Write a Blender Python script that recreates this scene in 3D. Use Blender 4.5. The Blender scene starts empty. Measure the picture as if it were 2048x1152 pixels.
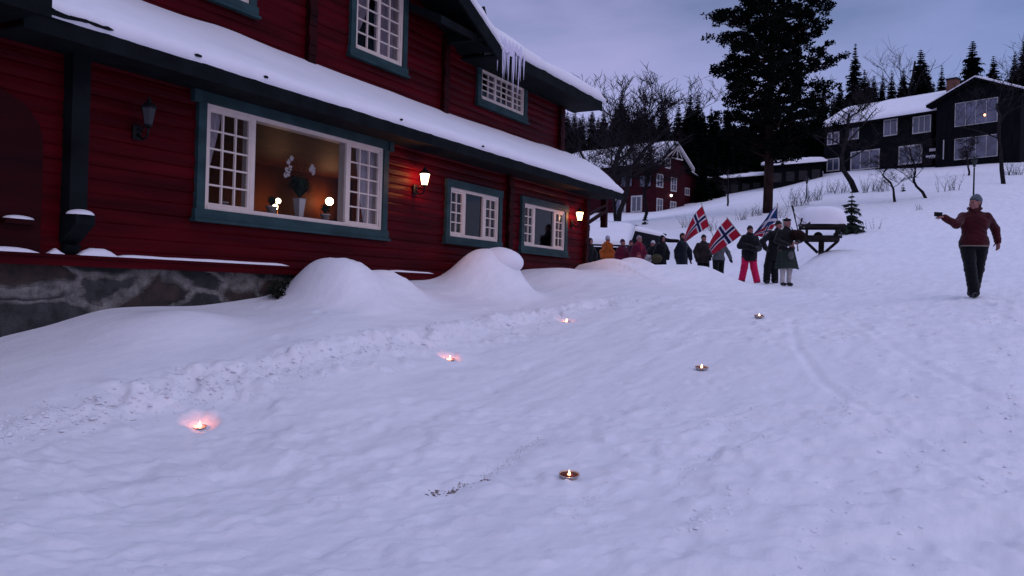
import bpy, math, random
import numpy as np
from mathutils import Vector, Matrix

S = bpy.context.scene
COL = S.collection
R = math.radians
rnd = random.Random(7)

# ------------------------------------------------------------------ camera
F_PX = 1650.0                      # focal length in pixels of the 2048 px wide photograph
ROLL, PITCH = R(1.6), R(0.1)
cam_d = bpy.data.cameras.new('camera')
cam = bpy.data.objects.new('camera', cam_d)
COL.objects.link(cam)
cam_d.sensor_width = 36.0
cam_d.lens = 36.0 * F_PX / 2048.0
cam_d.clip_start = 0.1
cam_d.clip_end = 3000.0
CM = Matrix.Rotation(R(90) + PITCH, 3, 'X') @ Matrix.Rotation(ROLL, 3, 'Z')
cam.matrix_world = CM.to_4x4()
S.camera = cam
S.render.resolution_x, S.render.resolution_y = 1024, 576
S.view_settings.view_transform = 'Standard'
S.view_settings.look = 'None'
S.view_settings.gamma = 1.0
S.view_settings.exposure = 0.11

# ------------------------------------------------------------------ dusk sky
W = bpy.data.worlds.new('World'); S.world = W; W.use_nodes = True
nt = W.node_tree; nt.nodes.clear()
def wn(t, **k):
    n = nt.nodes.new(t)
    for a, b in k.items(): setattr(n, a, b)
    return n
SUN_EL, SUN_AZ = R(40), R(130)
sky = wn('ShaderNodeTexSky', sky_type='NISHITA')
sky.sun_disc = False; sky.sun_elevation = R(0.5); sky.sun_rotation = SUN_AZ
tc = wn('ShaderNodeTexCoord'); sep = wn('ShaderNodeSeparateXYZ')
nt.links.new(tc.outputs['Generated'], sep.inputs[0])
grad = wn('ShaderNodeValToRGB')
e = grad.color_ramp.elements
e[0].position = 0.0; e[0].color = (0.36, 0.36, 0.66, 1)
e[1].position = 1.0; e[1].color = (0.51, 0.58, 0.95, 1)
for p, c in ((0.13, (0.41, 0.43, 0.78)), (0.22, (0.35, 0.37, 0.69)), (0.33, (0.145, 0.185, 0.375)), (0.54, (0.45, 0.48, 0.77))):
    q = grad.color_ramp.elements.new(p); q.color = (*c, 1)
nt.links.new(sep.outputs['Z'], grad.inputs[0])
mp = wn('ShaderNodeMapping'); mp.inputs['Scale'].default_value = (2.2, 2.2, 6.5)
mp.inputs['Location'].default_value = (0.35, 0.2, 0.1)
mp.inputs['Rotation'].default_value = (0.25, 0.35, 0)
nt.links.new(tc.outputs['Generated'], mp.inputs[0])
nz = wn('ShaderNodeTexNoise'); nz.inputs['Scale'].default_value = 1.6; nz.inputs['Detail'].default_value = 5
nz.inputs['Roughness'].default_value = 0.55
nt.links.new(mp.outputs[0], nz.inputs['Vector'])
cr = wn('ShaderNodeValToRGB'); cr.color_ramp.elements[0].position = 0.42; cr.color_ramp.elements[1].position = 0.68
nt.links.new(nz.outputs['Fac'], cr.inputs[0])
mx = wn('ShaderNodeMix', data_type='RGBA'); mx.inputs['Factor'].default_value = 0
mx.inputs['B'].default_value = (0.40, 0.375, 0.70, 1)
mu = wn('ShaderNodeMath', operation='MULTIPLY'); mu.inputs[1].default_value = 0.55
nt.links.new(cr.outputs['Color'], mu.inputs[0]); nt.links.new(mu.outputs[0], mx.inputs['Factor'])
mr1 = wn('ShaderNodeMapRange'); mr1.inputs['From Min'].default_value = .12; mr1.inputs['From Max'].default_value = .62
nt.links.new(sep.outputs['X'], mr1.inputs['Value'])
dk = wn('ShaderNodeMix', data_type='RGBA', blend_type='MULTIPLY'); dk.inputs['B'].default_value = (.50, .74, .84, 1)
nt.links.new(mr1.outputs[0], dk.inputs['Factor']); nt.links.new(grad.outputs['Color'], mx.inputs['A'])
nt.links.new(mx.outputs['Result'], dk.inputs['A'])
bg1 = wn('ShaderNodeBackground'); bg1.inputs['Strength'].default_value = 0.92
nt.links.new(dk.outputs['Result'], bg1.inputs['Color'])
bg2 = wn('ShaderNodeBackground'); bg2.inputs['Strength'].default_value = 0.05
nt.links.new(sky.outputs[0], bg2.inputs['Color'])
ad = wn('ShaderNodeAddShader'); out = wn('ShaderNodeOutputWorld')
nt.links.new(bg1.outputs[0], ad.inputs[0]); nt.links.new(bg2.outputs[0], ad.inputs[1])
nt.links.new(ad.outputs[0], out.inputs['Surface'])

sun_d = bpy.data.lights.new('sun', 'SUN'); sun_d.energy = 0.52; sun_d.angle = R(45); sun_d.color = (1.0, 0.76, 0.84)
sun = bpy.data.objects.new('sun', sun_d); COL.objects.link(sun)
sun.rotation_euler = (R(50), 0, R(50)); sun.location = (0, -10, 40)

# ------------------------------------------------------------------ helpers
cR, cU, cF = CM @ Vector((1, 0, 0)), CM @ Vector((0, 1, 0)), CM @ Vector((0, 0, -1))
def ray(px, py):
    return cF + cR * ((px - 1024) / F_PX) + cU * ((576 - py) / F_PX)
def P(px, py, Y):
    d = ray(px, py); return d * (Y / d.y)
class Frame:                       # a vertical building frame: x along the wall, y into it
    def __init__(s, o, ang):
        s.o = Vector(o); s.ang = ang
        s.ux = Vector((math.cos(ang), math.sin(ang), 0)); s.uy = Vector((-math.sin(ang), math.cos(ang), 0))
    def xz(s, px, py, d=0.0):      # ray against the wall plane y = d
        r = ray(px, py); k = (s.o.dot(s.uy) + d) / r.dot(s.uy); p = r * k - s.o
        return p.dot(s.ux), p.z
    def yz(s, px, py, x=0.0):      # ray against the plane x = const
        r = ray(px, py); k = (s.o.dot(s.ux) + x) / r.dot(s.ux); p = r * k - s.o
        return p.dot(s.uy), p.z
    def w(s, x, y, z): return s.o + s.ux * x + s.uy * y + Vector((0, 0, z))

def tag(o, label=None, cat=None, group=None, kind=None):
    if label: o['label'] = label
    if cat: o['category'] = cat
    if group: o['group'] = group
    if kind: o['kind'] = kind
    return o
def empty(name, loc, rz=0, label=None, cat=None, group=None):
    o = bpy.data.objects.new(name, None); COL.objects.link(o)
    o.location = loc; o.rotation_euler = (0, 0, rz); o.empty_display_size = 0.2
    return tag(o, label, cat, group)
def link_mesh(name, V, Fc, mats, parent=None, smooth=False, mi=None):
    me = bpy.data.meshes.new(name)
    me.from_pydata([tuple(v) for v in V], [], [tuple(f) for f in Fc])
    if not isinstance(mats, (list, tuple)): mats = [mats]
    for m in mats: me.materials.append(m)
    if mi is not None: me.polygons.foreach_set('material_index', np.array(mi, dtype=np.int32))
    if smooth: me.polygons.foreach_set('use_smooth', np.ones(len(me.polygons), dtype=bool))
    me.update()
    o = bpy.data.objects.new(name, me); COL.objects.link(o)
    if parent is not None: o.parent = parent
    return o
def copy_tree(o, parent=None):
    c = o.copy(); COL.objects.link(c)
    if parent is not None: c.parent = parent
    for ch in list(o.children): copy_tree(ch, c)
    return c

class MB:
    def __init__(s): s.v = []; s.f = []; s.m = []; s.cur = 0
    def quad(s, a, b, c, d):
        n = len(s.v); s.v += [a, b, c, d]; s.f.append((n, n+1, n+2, n+3)); s.m.append(s.cur)
    def tri(s, a, b, c):
        n = len(s.v); s.v += [a, b, c]; s.f.append((n, n+1, n+2)); s.m.append(s.cur)
    def box(s, x0, x1, y0, y1, z0, z1):
        n = len(s.v)
        s.v += [(x0,y0,z0),(x1,y0,z0),(x1,y1,z0),(x0,y1,z0),(x0,y0,z1),(x1,y0,z1),(x1,y1,z1),(x0,y1,z1)]
        for f in ((0,3,2,1),(4,5,6,7),(0,1,5,4),(1,2,6,5),(2,3,7,6),(3,0,4,7)):
            s.f.append(tuple(n+i for i in f)); s.m.append(s.cur)
    def bar(s, a, b, w, h, up=(0, 0, 1)):       # rectangular bar from a to b
        a, b = Vector(a), Vector(b); d = (b - a).normalized(); up = Vector(up)
        if abs(d.dot(up)) > .98: up = Vector((0, 1, 0))
        x = d.cross(up).normalized(); y = x.cross(d).normalized()
        n = len(s.v)
        for p in (a, b):
            for i, j in ((-1,-1),(1,-1),(1,1),(-1,1)): s.v.append(tuple(p + x*(i*w/2) + y*(j*h/2)))
        for f in ((0,1,2,3),(7,6,5,4),(0,4,5,1),(1,5,6,2),(2,6,7,3),(3,7,4,0)):
            s.f.append(tuple(n+i for i in f)); s.m.append(s.cur)
    def prism(s, poly, d):                       # convex polygon of 3d points extruded by vector d
        n = len(s.v); k = len(poly); d = Vector(d)
        s.v += [tuple(p) for p in poly] + [tuple(Vector(p) + d) for p in poly]
        s.f.append(tuple(n+i for i in range(k))); s.f.append(tuple(n+k+i for i in reversed(range(k)))); s.m += [s.cur]*2
        for i in range(k):
            j = (i+1) % k; s.f.append((n+i, n+k+i, n+k+j, n+j)); s.m.append(s.cur)
    def tube(s, pts, rad, k=6, cap=True):
        pts = [Vector(p) for p in pts]
        if not isinstance(rad, (list, tuple)): rad = [rad]*len(pts)
        n0 = len(s.v); up = Vector((0.13, 0.31, 0.94)); 
        for i, p in enumerate(pts):
            d = (pts[min(i+1, len(pts)-1)] - pts[max(i-1, 0)])
            d = d.normalized() if d.length > 1e-9 else Vector((0, 0, 1))
            x = d.cross(up)
            if x.length < .05: x = d.cross(Vector((1, 0, 0)))
            x.normalize(); y = x.cross(d)
            for j in range(k):
                a = 2*math.pi*j/k; s.v.append(tuple(p + (x*math.cos(a) + y*math.sin(a))*rad[i]))
        for i in range(len(pts)-1):
            for j in range(k):
                j2 = (j+1) % k; a = n0+i*k; b = a+k
                s.f.append((a+j, a+j2, b+j2, b+j)); s.m.append(s.cur)
        if cap:
            s.f.append(tuple(n0+j for j in reversed(range(k)))); s.m.append(s.cur)
            s.f.append(tuple(n0+(len(pts)-1)*k+j for j in range(k))); s.m.append(s.cur)
    def lathe(s, prof, c=(0,0,0), k=16, sx=1, sy=1):
        n0 = len(s.v)
        for r, z in prof:
            for j in range(k):
                a = 2*math.pi*j/k; s.v.append((c[0]+r*sx*math.cos(a), c[1]+r*sy*math.sin(a), c[2]+z))
        for i in range(len(prof)-1):
            for j in range(k):
                j2 = (j+1) % k; a = n0+i*k; b = a+k
                s.f.append((a+j, a+j2, b+j2, b+j)); s.m.append(s.cur)
        s.f.append(tuple(n0+j for j in reversed(range(k)))); s.m.append(s.cur)
        s.f.append(tuple(n0+(len(prof)-1)*k+j for j in range(k))); s.m.append(s.cur)
    def grid(s, A, closed_u=False):              # A[i][j] points
        nu, nv = len(A), len(A[0]); n0 = len(s.v)
        for r_ in A: s.v += [tuple(p) for p in r_]
        for i in range(nu-1):
            for j in range(nv-1):
                a = n0+i*nv+j; s.f.append((a, a+nv, a+nv+1, a+1)); s.m.append(s.cur)
    def build(s, name, mats, parent=None, smooth=False):
        return link_mesh(name, s.v, s.f, mats, parent, smooth, s.m if isinstance(mats, (list, tuple)) else None)

# value noise ------------------------------------------------------
def _h(i, j, s):
    i = i.astype(np.int64); j = j.astype(np.int64)
    n = (i*374761393 + j*668265263 + s*1442695041) & 0xffffffff
    n = ((n ^ (n >> 13)) * 1274126177) & 0xffffffff
    return ((n ^ (n >> 16)) & 0xffff) / 65535.0
def vnoise(x, y, s=0):
    x = np.asarray(x, float); y = np.asarray(y, float)
    i, j = np.floor(x), np.floor(y); u, v = x-i, y-j
    u = u*u*u*(u*(u*6-15)+10); v = v*v*v*(v*(v*6-15)+10)
    return (_h(i,j,s)*(1-u)+_h(i+1,j,s)*u)*(1-v) + (_h(i,j+1,s)*(1-u)+_h(i+1,j+1,s)*u)*v
def fbm(x, y, s=0, o=4):
    r = 0; a = .5; t = 0
    for k in range(o):
        r = r + a*vnoise(x*2**k + 3.7*k, y*2**k - 1.3*k, s+k*17); t += a; a *= .5
    return r/t
def sst(a, b, x):
    t = np.clip((x-a)/(b-a), 0, 1); return t*t*(3-2*t)

# materials ---------------------------------------------------------
def mat(name, col, rough=.8, var=0., vs=4., bump=0., bs=30., metal=0., spec=.08, stretch=None, col2=None, sheen=0.):
    m = bpy.data.materials.new(name); m.use_nodes = True
    t = m.node_tree; b = t.nodes['Principled BSDF']
    b.inputs['Roughness'].default_value = rough; b.inputs['Metallic'].default_value = metal
    b.inputs['Specular IOR Level'].default_value = spec
    b.inputs['Base Color'].default_value = (*col, 1)
    if sheen: b.inputs['Sheen Weight'].default_value = sheen
    if var or bump or col2:
        tcn = t.nodes.new('ShaderNodeTexCoord'); mpn = t.nodes.new('ShaderNodeMapping')
        t.links.new(tcn.outputs['Object'], mpn.inputs[0])
        if stretch: mpn.inputs['Scale'].default_value = stretch
    if var or col2:
        n = t.nodes.new('ShaderNodeTexNoise'); n.inputs['Scale'].default_value = vs; n.inputs['Detail'].default_value = 6
        t.links.new(mpn.outputs[0], n.inputs['Vector'])
        r_ = t.nodes.new('ShaderNodeValToRGB'); r_.color_ramp.elements[0].position = .32; r_.color_ramp.elements[1].position = .68
        a = tuple(c*(1-var) for c in col); bb = col2 if col2 else tuple(min(1, c*(1+var)) for c in col)
        r_.color_ramp.elements[0].color = (*a, 1); r_.color_ramp.elements[1].color = (*bb, 1)
        t.links.new(n.outputs['Fac'], r_.inputs[0]); t.links.new(r_.outputs[0], b.inputs['Base Color'])
    if bump:
        n2 = t.nodes.new('ShaderNodeTexNoise'); n2.inputs['Scale'].default_value = bs; n2.inputs['Detail'].default_value = 8
        t.links.new(mpn.outputs[0], n2.inputs['Vector'])
        bm_ = t.nodes.new('ShaderNodeBump'); bm_.inputs['Strength'].default_value = bump; bm_.inputs['Distance'].default_value = .02
        t.links.new(n2.outputs['Fac'], bm_.inputs['Height']); t.links.new(bm_.outputs[0], b.inputs['Normal'])
    return m
def glow(name, col, strength, transp=0.0):
    m = bpy.data.materials.new(name); m.use_nodes = True; t = m.node_tree; t.nodes.clear()
    e_ = t.nodes.new('ShaderNodeEmission'); e_.inputs[0].default_value = (*col, 1); e_.inputs[1].default_value = strength
    o = t.nodes.new('ShaderNodeOutputMaterial')
    if transp:
        tr = t.nodes.new('ShaderNodeBsdfTransparent'); tr.inputs[0].default_value = (transp,)*3 + (1,)
        a = t.nodes.new('ShaderNodeAddShader'); t.links.new(e_.outputs[0], a.inputs[0]); t.links.new(tr.outputs[0], a.inputs[1])
        t.links.new(a.outputs[0], o.inputs[0])
    else: t.links.new(e_.outputs[0], o.inputs[0])
    return m
def glass(name, tint=(.9,.9,.9), ior=1.45, extra=0.0, cover=None, covf=0):
    m = bpy.data.materials.new(name); m.use_nodes = True; t = m.node_tree; t.nodes.clear()
    tr = t.nodes.new('ShaderNodeBsdfTransparent'); tr.inputs[0].default_value = (*tint, 1)
    gl = t.nodes.new('ShaderNodeBsdfGlossy'); gl.inputs['Roughness'].default_value = .03; gl.inputs[0].default_value = (.8,.8,.8,1)
    fr = t.nodes.new('ShaderNodeFresnel'); fr.inputs[0].default_value = ior
    ma = t.nodes.new('ShaderNodeMath'); ma.operation = 'ADD'; ma.inputs[1].default_value = extra; ma.use_clamp = True
    mi_ = t.nodes.new('ShaderNodeMixShader'); o = t.nodes.new('ShaderNodeOutputMaterial')
    t.links.new(fr.outputs[0], ma.inputs[0]); t.links.new(ma.outputs[0], mi_.inputs[0])
    t.links.new(tr.outputs[0], mi_.inputs[1]); t.links.new(gl.outputs[0], mi_.inputs[2]); t.links.new(mi_.outputs[0], o.inputs[0])
    return m
def point(name, loc, watts, col, radius, parent=None):
    l = bpy.data.lights.new(name, 'POINT'); l.energy = watts; l.color = col; l.shadow_soft_size = radius
    o = bpy.data.objects.new(name, l); COL.objects.link(o); o.location = loc
    if parent: o.parent = parent
    return o

M = {}
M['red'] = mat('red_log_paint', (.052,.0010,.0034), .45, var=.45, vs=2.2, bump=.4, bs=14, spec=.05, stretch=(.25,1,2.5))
M['red_dark'] = mat('dark_red_boards', (.020,.0008,.0016), .6, var=.4, vs=2, bump=.4, bs=14, stretch=(.3,1,2))  # darker red for log ends, closing walls, arch panel and porch rails
M['teal'] = mat('blue_green_trim', (.024,.050,.054), .55, var=.25, vs=5, bump=.15, bs=40, stretch=(.5,1,1))
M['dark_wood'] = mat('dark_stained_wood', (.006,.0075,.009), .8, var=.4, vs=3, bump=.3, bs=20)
M['white'] = mat('white_window_paint', (.60,.51,.45), .45, var=.06, vs=8, bump=.08, bs=60)
M['white_far'] = mat('white_far_trim', (.42,.40,.40), .5, var=.12, vs=3)
M['snow'] = mat('snow', (.80,.79,.83), .75, var=.02, vs=1.5, bump=.25, bs=9, spec=.2)
M['glass'] = glass('window_glass', (.92,.92,.92), 1.10, .0)
M['glass_sky'] = glass('reflecting_glass', (.6,.6,.62), 1.28, .03)
M['lace'] = mat('sheer_curtain', (.42,.38,.42), .9, var=.25, vs=6, stretch=(9,1,.6))
M['lace_dim'] = mat('dim_sheer_curtain', (.22,.18,.22), .9, var=.25, vs=6, stretch=(9,1,.6))
M['iron'] = mat('black_iron', (.012,.012,.014), .45, metal=.3, var=.3, vs=20)
M['lamp_glass'] = glow('lit_lantern_glass', (1,.62,.30), 6.0, .9)
M['lamp_glass_off'] = mat('unlit_lantern_glass', (.018,.02,.022), .25, spec=.3)
M['room'] = mat('room_wood_panel', (.055,.017,.005), .6, var=.45, vs=2.5, bump=.2, bs=12, stretch=(1,1,.35))
M['room_red'] = mat('room_red_panel', (.20,.05,.015), .55, var=.4, vs=2.5, stretch=(1,1,.35))
M['ice'] = mat('icicle_ice', (.62,.60,.74), .12, spec=.6)
M['bark'] = mat('dark_bark', (.011,.009,.009), .95, var=.5, vs=9, bump=.6, bs=25, stretch=(1,1,.3))
M['bark_red'] = mat('pine_bark', (.022,.012,.011), .95, var=.5, vs=5, bump=.8, bs=16, stretch=(1,1,.3))
M['bark_grey'] = mat('birch_bark', (.017,.014,.016), .95, var=.5, vs=6, bump=.4, bs=20)
M['needle'] = mat('spruce_needles', (.0055,.0075,.007), 1., var=.5, vs=1.2, spec=0.)
M['needle_pine'] = mat('pine_needles', (.0055,.0075,.0065), 1., var=.5, vs=1.5, spec=0.)
M['needle_young'] = mat('young_spruce_needles', (.028,.04,.028), .8, var=.45, vs=5)
M['brown_house'] = mat('black_brown_boards', (.0042,.0045,.006), .9, var=.4, vs=2, bump=.3, bs=10, stretch=(3,3,.3))
M['far_red'] = mat('far_red_boards', (.032,.0035,.007), .8, var=.35, vs=2, bump=.3, bs=10, stretch=(.4,.4,3))
M['brick'] = mat('chimney_brick', (.13,.06,.045), .85, var=.35, vs=5, bump=.4, bs=14)
# ------------------------------------------------------------------ the lodge's frame (needed by the ground)
LA = R(90 - 29.3)
LF = Frame((-math.sin(LA)*8.5, math.cos(LA)*8.5, 0), LA)     # wall plane 8.5 m from the camera

# ------------------------------------------------------------------ ground
def wallpt(px, py, d=-.25):
    x, z = LF.xz(px, py, d); w = LF.w(x, d, z); return (w.x, w.y, w.z)
CT = [tuple(P(*q)) for q in (
    (1138,950,6.5),(400,850,7.5),(1403,736,10.1),(900,718,10.3),(1133,643,13.2),(1518,641,13.6),(1945,600,14.4),
    (1570,577,21.7),(1497,568,24.5),(1945,562,18),(1945,520,24),(1945,480,30),(1945,440,38),(1945,391,48),(2048,372,52),
    (2150,560,18),(2150,450,36),(2150,350,60),
    (1700,560,22),(1640,506,27),(1760,500,28),(1700,466,34),(1700,430,42),(1780,405,50),(1700,386,60),(1655,347,86),(1900,327,82),(2048,317,76),
    (1613,395,62),(1535,425,52),(1455,412,62),(1390,404,85),(1560,372,86),(1300,428,75),(1250,437,70),(1350,470,42),(1420,497,35),
    (1180,470,42),(300,720,8.4),(650,645,10.2),(900,592,13.8),(1060,577,16.3),(1250,562,18.6))]
CT += [wallpt(*q) for q in ((0,706),(130,672),(230,640),(430,628),(550,606),(850,570),(1060,546),(1110,541),(1150,541))]
for X in (-14,-7,-3,0,3,7,12,20):
    for Y, z in ((-14,-1.75),(0,-1.68),(4.5,-1.58)):
        CT.append((X, Y, z))
CT += [(8,7,-1.25),(13,8,-1.0),(20,14,.3),(-10,9,-.9),(-16,14,-.7),(-10,24,.4),(-2,32,.5),(6.6,30,.45),(3.7,31,.35),(9.5,28.5,.62),
       (-20,50,3),(-40,90,9),(0,110,12),(40,115,19),(80,110,19),(0,150,20),(60,160,27),(110,150,27),(-60,150,16),(60,60,10),(-60,30,2),(-80,80,8),(60,0,-1),(-60,-10,-2),(0,230,30),(120,230,38),(-120,230,26),(160,80,16),(160,0,0),(-120,0,-1)]
CT = np.array(CT)
def _tps(ax, ay, bx, by):
    r2 = (ax[:,None]-bx[None,:])**2 + (ay[:,None]-by[None,:])**2
    return r2*np.log(r2+1e-6)*.5
def _warp(x, y):       # log-like radial warp so near and far points weigh alike
    r = np.sqrt(x*x+y*y)+1e-6; s = np.log1p(r/6.0)/r
    return x*s, y*s
_cx, _cy = _warp(CT[:,0], CT[:,1]); _n = len(CT)
_K = np.zeros((_n+3,_n+3)); _K[:_n,:_n] = _tps(_cx,_cy,_cx,_cy) + np.eye(_n)*2e-4
_K[:_n,_n] = 1; _K[:_n,_n+1] = _cx; _K[:_n,_n+2] = _cy; _K[_n:,:_n] = _K[:_n,_n:].T
_w = np.linalg.solve(_K, np.concatenate([CT[:,2], np.zeros(3)]))
def base_z(x, y):
    x = np.atleast_1d(np.asarray(x, float)).ravel(); y = np.atleast_1d(np.asarray(y, float)).ravel()
    o = np.empty_like(x)
    for i in range(0, len(x), 60000):
        a, b = _warp(x[i:i+60000], y[i:i+60000])
        o[i:i+60000] = _tps(a,b,_cx,_cy)@_w[:_n] + _w[_n] + _w[_n+1]*a + _w[_n+2]*b
    return o
def hit0(px, py, f=base_z, Y0=3.5, Y1=140):
    Ys = np.concatenate([np.arange(Y0, 30, .02), np.arange(30, Y1, .1)]); d = ray(px, py)
    k = Ys/d.y; g = f(d.x*k, Ys); i = np.argmax(d.z*k < g)
    if not (d.z*k < g).any(): i = len(Ys)-1
    return Vector((d.x*k[i], Ys[i], g[i]))

PLOW = [hit0(*q) for q in ((-120,872),(0,850),(200,818),(400,772),(620,722),(800,690),(1000,652),(1200,612),(1330,588))]
PLOW = np.array([(p.x, p.y) for p in PLOW])
TR1 = np.array([(lambda p:(p.x,p.y))(hit0(*q)) for q in ((1582,640),(1590,690),(1640,760),(1760,850),(1900,940),(2100,1040))])
TR2 = np.array([(lambda p:(p.x,p.y))(hit0(*q)) for q in ((1700,640),(1850,735),(1960,790),(2110,860))])
TR3 = np.array([(lambda p:(p.x,p.y))(hit0(*q)) for q in ((1420,590),(1240,640),(1090,720),(930,810),(700,900),(300,1000),(-100,1090))])
TR4 = np.array([(lambda p:(p.x,p.y))(hit0(*q)) for q in ((1470,600),(1330,690),(1190,800),(980,940),(640,1100))])
def polyd(x, y, L):          # signed distance to polyline (+ on its left) and arc length
    best = np.full(x.shape, 1e9); sg = np.zeros(x.shape); arc = np.zeros(x.shape); a0 = 0
    for i in range(len(L)-1):
        ax, ay = L[i]; bx, by = L[i+1]; dx, dy = bx-ax, by-ay; ll = math.hypot(dx, dy)
        t = ((x-ax)*dx+(y-ay)*dy)/(ll*ll); tcl = np.clip(t, 0, 1)
        d = np.hypot(x-ax-tcl*dx, y-ay-tcl*dy); c = dx*(y-ay)-dy*(x-ax)
        m = d < best; best = np.where(m, d, best); sg = np.where(m, np.sign(c), sg); arc = np.where(m, a0+tcl*ll, arc); a0 += ll
    return best*sg, arc
RIDGE = [(1118,541,18.9),(1150,539,19.3),(1182,540,19.6),(1200,523,19.9),(1218,517,20.1),(1240,524,20.3),(1262,515,20.5),(1280,525,20.7),(1300,530,20.9),
         (1335,529,21.1),(1370,529,21.3),(1400,532,21.5),(1425,546,21.7),(1450,559,21.9),(1480,567,22.1)]
RW = [P(*q) for q in RIDGE]; RXY = np.array([(p.x,p.y) for p in RW]); RZ = np.array([p.z for p in RW])
RARC = np.concatenate([[0], np.cumsum(np.hypot(*(RXY[1:]-RXY[:-1]).T))])
def mound(x, y, cx, cy, rx, ry, ang, top, g, p=2.6, rx2=None):
    c, s_ = math.cos(ang), math.sin(ang); a = ((x-cx)*c+(y-cy)*s_); a = np.where(a > 0, a/(rx2 or rx), a/rx); b = (-(x-cx)*s_+(y-cy)*c)/ry
    q = np.exp(-np.power(np.sqrt(a*a+b*b)+1e-9, p)); return np.maximum(g, g+(top-g)*q)
def mid_z(x, y):             # base + banks, without the fine texture
    shp = np.shape(x); x = np.atleast_1d(np.asarray(x, float)).ravel(); y = np.atleast_1d(np.asarray(y, float)).ravel()
    g = base_z(x, y)
    far = np.hypot(x, y) > 40
    nr = ~far
    X, Y, G = x[nr], y[nr], g[nr]
    if len(X):
        d, a = polyd(X, Y, PLOW)
        fade = sst(0.2, 1.5, a)*(1-sst(9.5, 13.5, a))
        G = G + fade*.075*sst(-.12, .12, d)*(1-.55*sst(.3, 1.6, d))
        m1 = P(672,517,11.55); G = mound(X, Y, m1.x+.0, m1.y, .50, .66, LA+.05, m1.z, G, 3.2, .80)
        m1b = P(765,541,12.4); G = mound(X, Y, m1b.x, m1b.y, .65, .50, LA, m1b.z, G, 2.4)
        m2 = P(975,497,15.3); G = mound(X, Y, m2.x+.05, m2.y, .95, .66, LA+.1, m2.z, G, 3.0, .66)
        m0 = P(365,621,9.45); G = mound(X, Y, m0.x, m0.y, .7, .42, LA, m0.z, G, 2.2)
        m4 = P(1120,535,18.3); G = mound(X, Y, m4.x, m4.y, .9, .6, LA, m4.z, G, 2.2)
        dr, ar = polyd(X, Y, RXY); top = np.interp(ar, RARC, RZ)
        wd = np.where(dr < 0, 1.25, 1.0)
        G = np.maximum(G, G + (top-G)*np.exp(-np.abs(dr/wd)**2.2))
        g = g.copy(); g[nr] = G
    # snow pushed aside round the photographer's and marchers' feet stays low: only texture below
    return g if shp != () else float(g[0])
def mz(x, y): return float(mid_z(np.array([x]), np.array([y]))[0])
def hit(px, py, Y0=3.5): return hit0(px, py, mid_z, Y0)

def axis_lines(segs):
    o = []
    for a, b, h0, h1 in segs:
        x = a
        while x < b - 1e-6:
            o.append(x); t = (x-a)/(b-a); x += h0*(h1/h0)**t
    o.append(segs[-1][1]); return np.array(o)
xs = axis_lines([(-160,-30,8,1.2),(-30,-9,1.2,.08),(-9,-5,.08,.035),(-5,9,.035,.035),(9,14,.035,.15),(14,40,.15,.8),(40,260,.8,9)])
ys = axis_lines([(-25,2.5,3,.1),(2.5,4.2,.1,.026),(4.2,12,.026,.032),(12,24,.032,.07),(24,45,.07,.3),(45,100,.3,1.0),(100,330,1.0,9)])
GX, GY = np.meshgrid(xs, ys, indexing='ij'); gx, gy = GX.ravel(), GY.ravel()
gz = mid_z(gx, gy)
r_ = np.hypot(gx, gy); nearm = 1-sst(16, 34, r_)
dP, aP = polyd(gx, gy, PLOW)
onroad = sst(.05, -.25, dP) if False else 1-sst(-.15, .1, dP)
# long soft undulation, packed streaks, trodden lumps
det = (fbm(gx*.35, gy*.35, 3, 3)-.5)*.06*nearm
rough_r = sst(.40, .62, fbm(gx*.28+gy*.05+.7, gy*.30, 11, 2) + .10*sst(2, 5, gx) + .16*(1-sst(5.5, 8.5, gy)) - .10*(1-sst(-3.5,-1,gx)))
c_, s_ = math.cos(-1.02), math.sin(-1.02); ux, uy = gx*c_-gy*s_, gx*s_+gy*c_
lump = sst(.47, .72, fbm(gx*2.0, gy*2.2, 21, 3))
lump2 = sst(.52, .70, fbm(gx*4.6, gy*5.2, 31, 3))
streak = sst(.55, .75, fbm(ux*1.3, uy*4.5, 41, 3))
strk2 = sst(.50, .72, fbm(ux*.9+3, uy*7.5, 43, 4)); det += onroad*nearm*(rough_r*(lump*.026 + lump2*.016) + (1-rough_r*.5)*(streak*.008+strk2*.006) + lump2*.004)
big = .75*sst(.58, .80, fbm(gx*1.05+5, gy*1.25+2, 52, 2))*sst(.0, 2.0, gx)*(1-sst(6.5, 9, gy))
det += onroad*big*.075
det += onroad*nearm*((fbm(gx*9, gy*9, 61, 3)-.5)*.013*(.35+rough_r) + (vnoise(gx*19, gy*19, 62)-.5)*.006*(.3+rough_r))
chunk = sst(.66,.80,fbm(gx*3.1+9, gy*3.4, 63, 3)); det += onroad*nearm*chunk*(.008+.016*rough_r)*(.6+.8*vnoise(gx*12,gy*12,64))
# plough edge crumbs
ed = np.exp(-(dP/.20)**2)*sst(.2, 1.5, aP)*(1-sst(8.5, 12, aP))
det += ed*(sst(.40,.66,fbm(gx*4.2, gy*4.2, 71, 4))*.095 + sst(.5,.8,fbm(gx*13, gy*13, 72, 2))*.03)
ed2 = np.exp(-((dP+.35)/.30)**2)*sst(.2, 1.5, aP)*(1-sst(6.5, 10, aP))
det += ed2*sst(.62,.8,fbm(gx*6.5, gy*6.5, 73, 2))*.05
for TR, dep, wdt in ((TR1,.022,.055),(TR2,.022,.07),(TR3,.016,.13),(TR4,.012,.12)):
    dt, at = polyd(gx, gy, TR)
    det += -dep*np.exp(-(dt/wdt)**2) + dep*.6*np.exp(-((np.abs(dt)-wdt*2.0)/(wdt*.7))**2)*vnoise(gx*6, gy*6, 5)
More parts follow.
